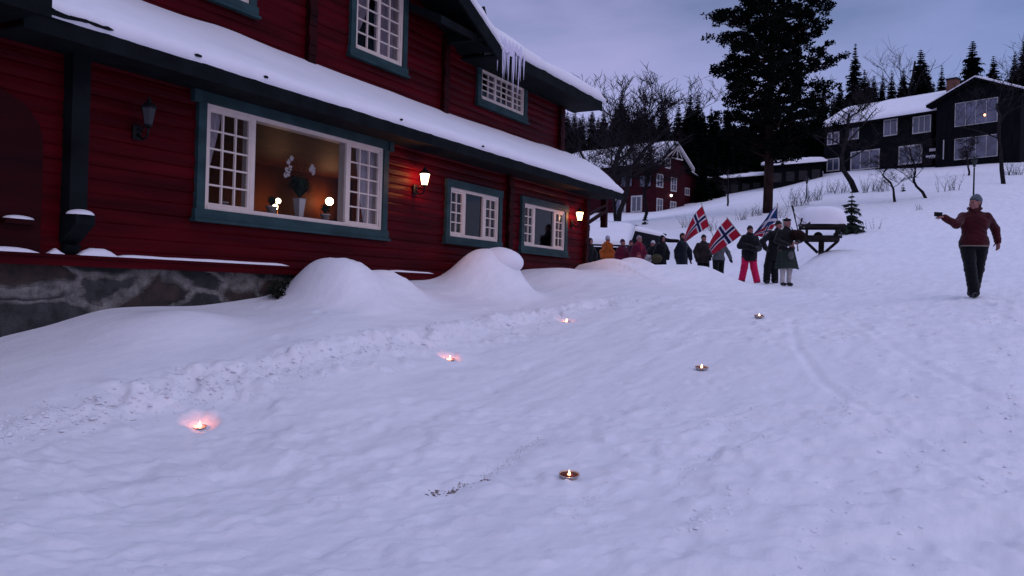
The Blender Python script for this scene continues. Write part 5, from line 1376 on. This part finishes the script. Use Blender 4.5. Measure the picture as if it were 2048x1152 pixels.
def person(label, base, H=1.74, yaw=0, hyaw=None, arms=None, legs=None, lean=(0,0), build=1.0, jacket=None, hem=.80, puff=.03, trousers=None, tpuff=.022,
           shoes='black_boots', hat=None, hatcol=None, gloves=None, hands=True, res=.015, scarf=None, hair=None, hood=None, extra=None, pom=None, fingers=((0,0,-1),(0,0,-1)), curl=(.5,.5), hoodup=False, htilt=0, neckshow=True, band=None):
    s = H/1.75; yw = R(yaw); hy = R(hyaw if hyaw is not None else yaw)
    f = Vector((math.sin(yw), -math.cos(yw), 0)); sd = Vector((math.cos(yw), math.sin(yw), 0))
    hf = Vector((math.sin(hy), -math.cos(hy), 0)); hs = Vector((math.cos(hy), math.sin(hy), 0)); UP = Vector((0,0,1))
    le = Vector((lean[0], lean[1], 0))
    def B(a, b_, z): return (sd*a+f*b_+UP*z+le*(z/1.4))*s
    e_ = empty('person', base, 0, label, 'person')
    hipL, hipR = B(-.095*build, 0, .93), B(.095*build, 0, .93)
    legs = legs or [((-.10,0,.50),(-.11,.02,.09)),((.10,-.02,.50),(.11,-.03,.09))]
    arms = arms or [((-.27,.02,1.17),(-.30,-.06,.93)),((.27,.02,1.17),(.30,-.06,.93))]
    lg = []
    for hp, (kn, an) in zip((hipL, hipR), legs): lg.append((hp, Vector(kn)*s, Vector(an)*s))
    shL, shR = B(-.168*build, 0, 1.405), B(.168*build, 0, 1.405)
    ar = [(sh_, Vector(el_)*s, Vector(wr_)*s) for sh_, (el_, wr_) in zip((shL, shR), arms)]
    bs = build
    torso = [ell(B(0,0,.98), (.165*s*bs,.12*s*bs,.13*s), yw), ell(B(0,0,1.12), (.145*s*bs,.105*s*bs,.16*s), yw), ell(B(0,.0,1.30), (.175*s*bs,.115*s*bs,.17*s), yw),
             cap(B(-.10,0,1.425), B(.10,0,1.425), .058*s), cap(B(0,-.005,1.42), B(0,.01,1.53), .056*s, .052*s)]
    legp = []
    for hp, kn, an in lg: legp += [cap(hp, kn, .088*s*bs, .058*s), cap(kn, an, .056*s, .038*s), ell((kn+(an-kn)*.3)+f*-.012, (.052*s,.058*s,.11*s), yw)]
    armp = []
    for sh_, el_, wr_ in ar: armp += [ell(sh_, (.062*s,.062*s,.07*s)), cap(sh_, el_, .052*s, .041*s), cap(el_, wr_, .040*s, .027*s)]
    hc = B(0, .015, 1.635)+hf*.0; HD = lambda a, b_, z: hc+(hs*a+hf*b_+UP*z)*s*1.07
    head = [ell(HD(0,-.012,.020), (.076*s,.094*s,.092*s), hy), ell(HD(0,.018,-.045), (.058*s,.068*s,.072*s), hy), cap(HD(0,.050,-.092), HD(0,.058,-.088), .022*s),
            cap(HD(0,.088,.012), HD(0,.108,-.018), .009*s, .014*s), cap(HD(-.034,.072,.030), HD(.034,.072,.030), .014*s), cap(HD(-.020,.082,-.055), HD(.020,.082,-.055), .009*s),
            ell(HD(-.078,-.005,-.005), (.012*s,.020*s,.032*s), hy), ell(HD(.078,-.005,-.005), (.012*s,.020*s,.032*s), hy), cap(HD(-.040,.055,-.02), HD(-.045,.05,-.03), .026*s), cap(HD(.040,.055,-.02), HD(.045,.05,-.03), .026*s)]
    feet = [cap(an+Vector((0,0,-.03*s)), an+f*.13*s+Vector((0,0,-.055*s)), .036*s, .030*s) for _, _, an in lg]
    V, Q = sdf_mesh(torso+legp+armp+head+feet, res, .022)
    if hands:
        for i, (sh_, el_, wr_) in enumerate(ar):
            d = Vector(fingers[i]) if fingers[i] is not None else (wr_-el_)
            pr_ = hand_prims(wr_-d.normalized()*.015, d, (hf*1.0 if abs(d.normalized().z) > .6 else UP*-1.0), 1 if i else -1, curl[i], s)
            v2, q2 = sdf_mesh(pr_, .0055, .006); Q = np.concatenate([Q, q2+len(V)]); V = np.concatenate([V, v2])
            if gloves:
                v3, q3_ = sdf_mesh(pr_, .007, .010, inflate=.006); link_mesh('glove', v3, q3_, cloth(*gloves), e_, True)
    link_mesh('body', V, Q, M['skin'], e_, True)
    if res < .014:
        mb = MB()
        for a in (-.032, .032): c = HD(a, .080, .010); mb.lathe([(.001,-.009),(.008,-.006),(.010,0),(.008,.006),(.001,.009)], tuple(c), 8)
        mb.build('eyes', M['eye'], e_, True)
    hz = hem*s
    if jacket:
        hip = [ell(B(0,0,(hem+.98)/2), (.170*s*bs,.128*s*bs,max(.12,(1.02-hem)*.75)*s), yw), cap(B(-.05*bs,0,hem-.02), B(.05*bs,0,hem-.02), .125*s*bs), cap(B(-.05*bs,0,1.0), B(.05*bs,0,1.0), .115*s*bs)]
        jk = torso[:3]+[cap(B(-.085,0,1.41), B(.085,0,1.41), .058*s)]+hip; aj = []
        for sh_, el_, wr_ in ar: aj += [cap(sh_, el_, .052*s, .048*s), cap(el_, el_+(wr_-el_)*.93, .047*s, .034*s)]
        V, Q = sdf_mesh(jk+aj+[cap(B(0,-.01,1.44), B(0,0,1.50), .066*s, .064*s)], res, .03, cuts=[((0,0,1), hz)], wr=.006, seed=len(label), inflate=puff)
        # sleeves that hang below the hem must survive the cut
        link_mesh('jacket', V, Q, cloth(*jacket), e_, True)
        if band: V, Q = sdf_mesh(jk, .008, .03, cuts=[((0,0,1), hz-.004), ((0,0,-1), -(hz+.016))], inflate=puff+.003); link_mesh('waistband', V, Q, cloth(*band), e_, True)
        low = [p for p in aj if p[0] == 'c' and min(p[1][2], p[2][2]) < hz+.03]
        if low: V, Q = sdf_mesh(low, res, .02, wr=.004, inflate=puff); link_mesh('sleeve', V, Q, cloth(*jacket), e_, True)
    if trousers:
        tp = [ell(B(0,0,.97), (.168*s*bs,.125*s*bs,.14*s), yw)]
        for hp, kn, an in lg: tp += [cap(hp, kn, .092*s*bs, .068*s), cap(kn, an+Vector((0,0,.0)), .070*s, .068*s)]
        V, Q = sdf_mesh(tp, res, .03, cuts=[((0,0,-1), -1.06*s)], wr=.006, seed=3+len(label), inflate=tpuff); link_mesh('trousers', V, Q, cloth(*trousers), e_, True)
    for _, _, an in lg:
        V, Q = sdf_mesh([cap(an+Vector((0,0,.05*s)), an+Vector((0,0,-.03*s)), .045*s, .045*s), cap(an+Vector((0,0,-.035*s)), an+f*.14*s+Vector((0,0,-.05*s)), .043*s, .036*s)], .010, .02, cuts=[((0,0,1), -.002)], inflate=.004)
        link_mesh('shoe', V, Q, cloth(shoes, (.012,.012,.014)), e_, True)
    if hair: 
        V, Q = sdf_mesh([ell(HD(0,-.022,.028), (.084*s,.096*s,.096*s), hy)]+([cap(HD(-.07,-.03,-.02), HD(-.08,-.02,-.16), .03), cap(HD(.07,-.03,-.02), HD(.08,-.02,-.16), .03)] if hair[1] else [cap(HD(0,-.07,-.02), HD(0,-.07,-.06), .04)]), .010, .02, cuts=[(tuple(-hf*.8+UP*.62), float((-hf*.8+UP*.62).dot(HD(0,.045,.01))))], wr=.003)
        link_mesh('hair', V, Q, M[hair[0]], e_, True)
    if hat:
        n_h = (-hf*.35+UP*.94)
        V, Q = sdf_mesh([ell(HD(0,-.014,.045), (.092*s,.108*s,.100*s), hy), ell(HD(0,-.03,.105), (.055*s,.06*s,.05*s), hy)], .009, .03, cuts=[(tuple(n_h), float(n_h.dot(HD(0,0,.028))))], wr=.003)
        link_mesh('beanie', V, Q, cloth(*hat), e_, True)
        if pom: V, Q = sdf_mesh([ell(HD(0,-.03,.165), (.035,.035,.032))], .008, .01, wr=.006); link_mesh('pompom', V, Q, cloth(*pom), e_, True)
    if hood:
        V, Q = sdf_mesh([cap(B(-.08,-.05,1.50), B(.08,-.05,1.50), .05*s), cap(B(-.09,.05,1.49), B(.09,.05,1.49), .035*s), cap(B(0,-.09,1.46), B(0,-.07,1.52), .06*s)], .010, .03, wr=.004); link_mesh('hood', V, Q, cloth(*hood), e_, True)
    if hoodup:
        V, Q = sdf_mesh([ell(HD(0,-.02,.02), (.105*s,.118*s,.13*s), hy), cap(HD(0,-.05,-.08), B(0,-.03,1.47), .075*s)], .011, .04, cuts=[(tuple(-hf), float((-hf).dot(HD(0,.055,0))))], wr=.004); link_mesh('hood', V, Q, cloth(*hood or jacket), e_, True)
    if scarf:
        V, Q = sdf_mesh([cap(B(-.06,.045,1.51), B(.06,.045,1.50), .038*s), cap(B(-.07,-.03,1.52), B(.07,-.03,1.52), .038*s), cap(B(-.075,.04,1.51), B(-.075,-.03,1.52), .036*s), cap(B(.075,.04,1.51), B(.075,-.03,1.52), .036*s), cap(B(.02,.08,1.48), B(.03,.12,1.30), .034*s)], .010, .02, wr=.004); link_mesh('scarf', V, Q, cloth(*scarf), e_, True)
    e_['_s'] = s
    return e_, B, HD, ar, s
def ground_at(px, Y):
    p = P(px, 560, Y); return Vector((p.x, p.y, mz(p.x, p.y)))
DK = ('black_jacket_cloth', (.006,.006,.009)); BK = ('black_trouser_cloth', (.005,.005,.007)); NV = ('navy_jacket_cloth', (.006,.008,.016))

# photographer at the right, standing on the rise
def onground(px, py, Y):
    p = P(px, py, Y); return Vector((p.x, p.y, gz_at(p.x, p.y)+.0))
b = onground(1945, 600, 14.4); k = 14.4/F_PX/.0087
ph, B, HD, ar, s = person('photographer in a dark red fleece and grey beanie holding out a phone', b, 1.76, -18, -72,
    arms=[((-.36,-.10,1.25),(-.62,-.16,1.36)),((.40,.06,1.20),(.385,-.05,.97))], legs=[((-.085,-.06,.50),(-.035,-.10,.09)),((.105,.04,.50),(.055,.09,.09))],
    build=1.14, jacket=('dark_red_fleece', (.040,.0035,.006)), hem=.885, puff=.024, trousers=BK, tpuff=.026, hat=('grey_knit_hat', (.065,.085,.10)), res=.0115,
    fingers=((-1,-.22,.12),(0,-.15,-1)), curl=(.55,.35), hair=('hair_d', 0), shoes='black_boots', band=('pale_hem_band', (.20,.15,.13)))
V, Q = sdf_mesh([cap(B(-.08,.055,1.535), B(.0,.085,1.475), .020), cap(B(.08,.055,1.535), B(.0,.085,1.475), .020), cap(B(-.085,-.05,1.55), B(.085,-.05,1.55), .032), cap(B(-.085,.05,1.54), B(-.085,-.05,1.55), .026), cap(B(.085,.05,1.54), B(.085,-.05,1.55), .026)], .008, .012)
link_mesh('collar', V, Q, cloth('dark_red_fleece', (.040,.0035,.006)), ph, True)
hb = b+Vector((-.62,-.16,1.36))*1.0
pe_ = empty('phone', hb+Vector((-.11,-.03,.055)), R(12), 'black phone held out sideways in the photographer\'s hand', 'phone')
mb = MB(); mb.box(-.085,.075,-.005,.005,-.038,.038); mb.build('case', mat('phone_black', (.006,.006,.008), .5, spec=.05), pe_)
mb = MB(); mb.box(-.078,.068,.0052,.0065,-.033,.033); mb.build('screen', mat('phone_screen', (.012,.02,.03), .08, spec=.8), pe_)

# bagpiper
b = onground(1570, 577, 21.7)
bp_, B, HD, ar, s = person('bagpiper in black jacket, dark green kilt and pale socks at the head of the march', b, 1.76, 12, 30,
    arms=[((-.27,-.06,1.17),(.00,-.27,1.04)),((.36,-.02,1.20),(.16,-.29,1.12))], legs=[((-.085,-.03,.50),(-.095,-.06,.09)),((.10,-.02,.50),(.10,.02,.09))],
    build=1.12, jacket=('piper_black_jacket', (.009,.009,.011)), hem=.93, puff=.022, res=.0125, hair=('hair_g', 0), fingers=((1,-.25,.0),(-.8,-.5,-.1)), curl=(.9,.9), shoes='black_brogues')
mb = MB(); nk = 84; A = []
for i in range(nk+1):
    a = 6.2832*i/nk; row = []
    for j in range(10):
        v = j/9; r = .185+.115*v**.9; pl = 1+(.02+.035*v)*math.sin(a*26)*(0.25 if -2.2 < ((a+3.14) % 6.283-3.14) < -.9 else 1); z = 1.02-.57*v+.012*math.sin(a*3)*v
        row.append(((r*pl*1.02)*math.cos(a)+.03*v, (r*pl*.82)*math.sin(a), z))
    A.append(row)
mb.grid(A)
kilt = bpy.data.materials.new('dark_green_tartan'); kilt.use_nodes = True; t = kilt.node_tree; bs_ = t.nodes['Principled BSDF']; bs_.inputs['Roughness'].default_value = .85
tcn = t.nodes.new('ShaderNodeTexCoord'); outp = []
for prof_, dirn, sc in (('SIN','X',9),('SIN','Z',9)):
    wv_ = t.nodes.new('ShaderNodeTexWave'); wv_.bands_direction = dirn; wv_.inputs['Scale'].default_value = sc/3; t.links.new(tcn.outputs['Object'], wv_.inputs['Vector'])
    rr = t.nodes.new('ShaderNodeValToRGB'); rr.color_ramp.interpolation = 'CONSTANT'; rr.color_ramp.elements[0].color = (.003,.011,.008,1); rr.color_ramp.elements[1].position = .55; rr.color_ramp.elements[1].color = (.006,.019,.013,1)
    q = rr.color_ramp.elements.new(.93); q.color = (.014,.024,.024,1); t.links.new(wv_.outputs['Fac'], rr.inputs[0]); outp.append(rr)
mm = t.nodes.new('ShaderNodeMix'); mm.data_type = 'RGBA'; mm.inputs['Factor'].default_value = .5
t.links.new(outp[0].outputs[0], mm.inputs['A']); t.links.new(outp[1].outputs[0], mm.inputs['B']); t.links.new(mm.outputs['Result'], bs_.inputs['Base Color'])
mb.build('kilt', kilt, bp_, True)
for an in ((-.095,-.06),(.10,.02)):
    kn_ = Vector((-.085,-.03,.50)) if an[0] < 0 else Vector((.10,-.02,.50)); an_ = Vector((an[0], an[1], .09)); q0 = kn_.lerp(an_, .10); V, Q = sdf_mesh([cap(q0*s, an_*s, .070, .056), ell(kn_.lerp(an_, .3)*s, (.068,.074,.11)), cap(q0*s, kn_.lerp(an_, .18)*s, .078)], .010, .02, wr=.003)
    link_mesh('sock', V, Q, cloth('cream_wool_sock', (.40,.37,.36)), bp_, True)
mb = MB(); c = Vector((.05,-.245,.79)); mb.lathe([(.001,-.02),(.07,-.018),(.085,0),(.07,.022),(.001,.03)], (0,0,0), 22)
sp_ = mb.build('sporran', cloth('grey_fur_sporran', (.075,.075,.08)), bp_, True); sp_.location = c; sp_.rotation_euler = (R(90),0,R(8)); sp_.scale = (1.05,1.25,1)
for (wx, wy, wz) in ((-.03,-.26,1.035),(.19,-.275,1.125)):
    V, Q = sdf_mesh([ell((wx, wy, wz), (.030,.046,.050))], .006, .01); link_mesh('cuff', V, Q, cloth('white_cuff', (.62,.60,.62)), bp_, True)
V, Q = sdf_mesh([ell(HD(0,-.01,.085), (.102,.125,.038), R(30)), ell(HD(0,-.01,.055), (.088,.104,.03), R(30)), ell(HD(.0,-.02,.125), (.02,.02,.02))], .008, .015)
link_mesh('bonnet', V, Q, cloth('black_bonnet', (.010,.009,.011)), bp_, True)
V, Q = sdf_mesh([ell(HD(.05,-.03,.10), (.075,.07,.03), R(30), .3), ell(HD(0,-.02,.128), (.026,.026,.024))], .007, .012); link_mesh('bonnet_ribbon', V, Q, cloth('red_ribbon', (.26,.010,.025)), bp_, True)
V, Q = sdf_mesh([cap(HD(-.09,-.05,.06), HD(-.125,-.03,-.16), .014, .010)], .006, .01); link_mesh('ribbon', V, Q, cloth('pale_ribbon', (.45,.42,.35)), bp_, True)
pb = empty('bagpipes', b+Vector((.24,-.16,1.32)), 0, 'bagpipes with dark bag and black drones under the piper\'s arm', 'bagpipes')
V, Q = sdf_mesh([ell((0,0,0), (.20,.115,.145), R(-12)), ell((-.10,-.05,.06), (.10,.08,.09)), ell((.10,.02,-.06), (.11,.09,.10))], .010, .04, wr=.006)
bag = link_mesh('bag', V, Q, mat('dark_tartan_bag', (.010,.009,.008), .95, var=.6, vs=14, col2=(.024,.010,.009)), pb, True)
iv = mat('ivory_mount', (.55,.52,.48), .4)
for tip in ((-.13,.10,.80),(.16,.16,.47),(.36,.12,.36)):
    a = Vector((.02,.03,.10)); c = Vector(tip); mb = MB(); mb.tube([a, a.lerp(c,.45), a.lerp(c,.47), a.lerp(c,.78), a.lerp(c,.80), c], [.013,.015,.020,.017,.024,.026], 10); dr = mb.build('drone', M['iron'], pb, True)
    mb = MB(); q = a.lerp(c,.46); mb.tube([q, a.lerp(c,.475)], .022, 10); mb.tube([a.lerp(c,.985), a.lerp(c,1.0)], .028, 10); mb.build('ivory_rings', iv, dr, True)
mb = MB(); mb.tube([(-.10,-.07,.06),(-.19,-.06,.20),(-.235,-.045,.245)], [.012,.010,.008], 8); mb.build('blowpipe', M['iron'], pb, True)
mb = MB(); mb.tube([(-.09,-.10,-.02),(-.06,-.16,-.20),(-.05,-.20,-.42)], [.010,.010,.017], 8); mb.build('chanter', M['iron'], pb, True)
mb = MB(); mb.tube([(-.10,.09,.62),(.02,.13,.50),(.13,.15,.42),(.22,.13,.36),(.30,.12,.31)], .007, 5); mb.build('drone_cord', cloth('red_cord', (.22,.015,.03)), pb, True)

# companion in a long black coat right behind the piper
b = onground(1541, 570, 23.2)
person('person in a long black coat close behind the bagpiper', b, 1.74, 4, 20, lean=(.17,.05), arms=[((-.27,-.02,1.18),(-.22,-.16,.98)),((.20,-.16,1.16),(.10,-.26,1.30))],
    build=1.1, jacket=DK, hem=.66, puff=.035, trousers=BK, tpuff=.03, hat=('black_cap_cloth', (.010,.010,.012)), gloves=('black_glove', (.012,.012,.014)), res=.016, fingers=(None,(0,0,1)), curl=(.6,1.1))

# flag bearer in pink trousers
b = onground(1497, 571, 24.5)
pk, B, HD, ar, s = person('flag bearer in a black jacket and bright pink trousers', b, 1.70, 6, 10,
    arms=[((-.30,-.04,1.16),(-.02,-.26,1.12)),((.26,-.05,1.10),(.08,-.27,1.04))], legs=[((-.155,-.04,.50),(-.195,.06,.12)),((.135,-.05,.50),(.205,-.18,.09))],
    build=1.02, jacket=('black_ski_jacket', (.009,.009,.012)), hem=.70, puff=.050, trousers=('bright_pink_trousers', (.52,.010,.075)), tpuff=.034, hat=('black_knit_hat', (.012,.011,.013)),
    gloves=('black_glove', (.012,.012,.014)), res=.0135, scarf=('grey_scarf', (.12,.08,.08)), fingers=((.7,-.3,.1),(-.7,-.3,.1)), curl=(1.1,1.1))
PKB = b.copy()

# walkers behind the drift
def walker(px, Y, label, topy, **k):
    g = ground_at(px, Y); H_ = P(px, topy, Y).z-g.z-.02
    if px < 1330 and 'arms' not in k: k['arms'] = [((-.215,.02,1.17),(-.20,-.08,.95)),((.215,.02,1.17),(.20,-.10,.95))]; k['build'] = .92; k['puff'] = min(k.get('puff', .03), .034)
    return person(label, g, max(1.45, min(1.9, H_)), **k)
walker(1436, 28.5, 'flag bearer in a grey jacket hidden behind the tilted Norwegian flag', 471, yaw=10, arms=[((-.22,-.10,1.18),(-.10,-.28,1.20)),((.33,.05,1.20),(.40,-.05,.98))],
    legs=[((-.11,-.08,.50),(-.16,.0,.09)),((.10,.02,.50),(.05,.10,.09))], jacket=('grey_melange_jacket', (.075,.08,.085)), hem=.92, trousers=BK, hat=('black_knit_hat', (.012,.011,.013)), gloves=('black_glove', (.012,.012,.014)), res=.016, fingers=((.4,-.3,.8),(.3,0,-1)), curl=(1.0,.5), build=1.05)
walker(1405, 29.3, 'walker in a dark grey and brown jacket between the two Norwegian flags', 470, yaw=5, jacket=('brown_grey_jacket', (.022,.016,.018)), hem=.78, puff=.04, trousers=BK, hat=('black_knit_hat', (.012,.011,.013)), gloves=('black_glove', (.012,.012,.014)), res=.016,
    arms=[((-.28,.0,1.17),(-.26,-.12,.95)),((.26,-.05,1.17),(.20,-.20,1.0))], legs=[((-.09,-.03,.50),(-.12,-.08,.09)),((.14,-.06,.50),(.24,.02,.10))], build=1.08)
walker(1363, 29.0, 'walker in a long dark navy coat left of the first Norwegian flag', 465, yaw=55, jacket=NV, hem=.60, puff=.035, trousers=BK, hair=('hair_d', 0), gloves=('black_glove', (.012,.012,.014)), res=.016,
    arms=[((-.20,-.04,1.17),(-.20,-.06,.92)),((.24,.0,1.17),(.27,-.04,.90))], build=1.12)
walker(1322, 29.6, 'person all in black with a drawn-up hood, rightmost of the group by the shed', 471, yaw=35, jacket=DK, hem=.62, puff=.055, trousers=BK, hoodup=True, res=.016, hands=False, build=1.18)
walker(1304, 30.4, 'person in black wearing a white headscarf in front of the tarred slope', 482, yaw=-40, jacket=DK, hem=.60, puff=.05, trousers=BK, hat=('white_headscarf', (.55,.53,.56)), res=.016, hands=False, build=1.05)
walker(1276, 29.4, 'person with a pale wool hat and red scarf in a magenta jacket', 472, yaw=25, jacket=('magenta_jacket', (.095,.007,.026)), hem=.62, puff=.05, trousers=('dark_plum_trousers', (.05,.012,.03)), hat=('beige_wool_hat', (.22,.17,.17)), scarf=('red_scarf', (.30,.012,.03)), res=.016, hands=False, build=1.05)
walker(1260, 31.0, 'person in dark plum clothes between the two magenta jackets', 481, yaw=-20, jacket=('dark_plum_jacket', (.035,.010,.024)), hem=.62, puff=.04, trousers=BK, hat=('plum_hat', (.05,.010,.03)), res=.016, hands=False)
walker(1243, 29.8, 'person in a magenta jacket and plum hat beside the orange jacket', 479, yaw=30, jacket=('magenta_jacket', (.095,.007,.026)), hem=.62, puff=.05, trousers=BK, hat=('plum_hat', (.05,.010,.03)), res=.016, hands=False, scarf=('plum_scarf', (.06,.015,.04)))
walker(1213, 31.0, 'person in a bright orange jacket and pale grey beanie', 472, yaw=150, jacket=('orange_jacket', (.33,.075,.014)), hem=.62, puff=.045, trousers=BK, hat=('pale_grey_beanie', (.32,.31,.36)), res=.016, hands=False, hood=('orange_jacket', (.33,.075,.014)))
walker(1178, 29.5, 'dark figure half hidden by the lodge corner', 476, yaw=40, jacket=DK, hem=.62, puff=.05, trousers=BK, hoodup=True, res=.018, hands=False)
# child in red sitting between, with a pale patterned bag
g = ground_at(1276, 27.2); cb_ = P(1276, 506, 27.2)
person('small child in a bright red snowsuit in front of the magenta jackets', Vector((g.x, g.y, g.z)), max(.95, min(1.25, P(1276,499,27.2).z-g.z)), 20, jacket=('bright_red_snowsuit', (.24,.008,.03)), hem=.55, puff=.05, trousers=('bright_red_snowsuit', (.24,.008,.03)), hat=('red_hat', (.20,.01,.03)), res=.014, hands=False)
g = P(1296, 520, 27.6); V, Q = sdf_mesh([ell((0,0,0), (.12,.09,.17)), cap((-.08,0,.14), (.08,0,.14), .03)], .012, .03, wr=.006)
o = link_mesh('knitted_bag', V, Q, mat('patterned_knit', (.40,.38,.40), .9, col2=(.03,.03,.04), vs=9), None, True); o.location = g; tag(o, 'pale knitted bag with dark pattern held beside the black-clad walkers', 'bag')
g = P(1313, 517, 27.9); V, Q = sdf_mesh([ell((0,0,0), (.19,.12,.15)), cap((-.12,-.08,.02), (.10,-.09,.02), .04)], .012, .03, wr=.006)
o = link_mesh('rucksack', V, Q, mat('olive_canvas', (.035,.034,.020), .9, col2=(.07,.06,.035), vs=7), None, True); o.location = g; tag(o, 'olive rucksack carried by the black-clad walkers', 'bag')

# ================================================================== flags
M['flag_red'] = mat('flag_red', (.33,.008,.028), .8, var=.1, vs=6, sheen=.2); M['flag_white'] = mat('flag_white', (.56,.53,.60), .8, sheen=.2); M['flag_blue'] = mat('flag_blue', (.007,.011,.05), .8, var=.1, vs=6, sheen=.2)
M['saltire_blue'] = mat('saltire_blue', (.014,.045,.13), .8, var=.1, vs=6); M['pole'] = mat('pale_pole', (.32,.26,.22), .5)
def bez(p, t_):
    q = [Vector(x) for x in p]
    while len(q) > 1: q = [q[i].lerp(q[i+1], t_) for i in range(len(q)-1)]
    return q[0]
def flag(label, top, bottom, Y, pole, design, base_Y=None, fold=.05, seed=0, polr=.013):
    T = [P(x, y, Y+dy) for x, y, dy in top]; Bm = [P(x, y, Y+dy) for x, y, dy in bottom]
    pp = [P(x, y, Y+dy) for x, y, dy in pole]; o_ = pp[-1]
    e_ = empty('flag', o_, 0, label, 'flag', 'flags carried in the march')
    mb = MB(); mb.tube([q-o_ for q in pp], [polr]*len(pp), 8); mb.build('pole', M['pole'], e_, True)
    nu, nv = 66, 48; A = []
    for i in range(nu+1):
        u = i/nu; a = bez(T, u); b_ = bez(Bm, u); row = []
        for j in range(nv+1):
            v = j/nv; p = a.lerp(b_, v); p.y += fold*u*math.sin(v*7+u*3+seed)+fold*.5*u*math.sin(v*15-u*4); p.x += fold*.12*math.sin(u*13+v*4); row.append(p-o_)
        A.append(row)
    mb = MB(); mb.grid(A); mi = []
    for i in range(nu):
        for j in range(nv): mi.append(design((i+.5)/nu, (j+.5)/nv))
    o = link_mesh('cloth', mb.v, mb.f, [M['flag_red'], M['flag_white'], M['flag_blue'], M['saltire_blue']], e_, True, mi)
    sm = o.modifiers.new('thickness', 'SOLIDIFY'); sm.thickness = .004
def nor(u, v):
    x, y = u*22, v*16; dx = abs(x-8); dy = abs(y-8)
    if dx < 1 or dy < 1: return 2
    if dx < 2 or dy < 2: return 1
    return 0
def sal(u, v):
    d = min(abs(u-v), abs(u-(1-v))); return 1 if d < .10 else 3
flag('left Norwegian flag, drooping down to the left from its slanted pole', [(1404,412,0),(1391,424,.0),(1376,444,.1),(1368,481,.2)], [(1418.5,452,0),(1402,464,0),(1386,472,.1),(1371,484,.2)], 26.3,
     [(1402.5,406,0),(1419,453,0),(1432,488,.9)], nor, fold=.05, seed=1)
flag('right Norwegian flag, held by the bearer in pink trousers', [(1454.6,436,0),(1441,452,0),(1424,468,.1),(1416.5,494,.2)], [(1482,471,0),(1462,486,0),(1440,500,.1),(1425,508.5,.2)], 24.6,
     [(1453,434,0),(1483,472,0),(1498,494,-.35)], nor, fold=.04, seed=2)
flag('blue flag with a white diagonal cross behind the bagpiper', [(1554.5,410,0),(1545,418,0),(1534,428,.05),(1527,446,.1),(1506,468,.15)], [(1554.5,441,0),(1548,446,0),(1538,452,.05),(1526,458,.1),(1510,470,.15)], 23.9,
     [(1554.8,406,0),(1555,446,0),(1551,490,-.4)], sal, fold=.05, seed=3)
flag('small drooping Norwegian flag low behind the bagpiper, under the blue flag', [(1552,447,0),(1540,449,0),(1524,455,.05),(1508,470,.1)], [(1533,476,0),(1527,475,0),(1520,473,.05),(1511,471,.1)], 23.6,
     [(1553,445,0),(1533,477,0),(1526,487,0)], nor, fold=.03, seed=4)
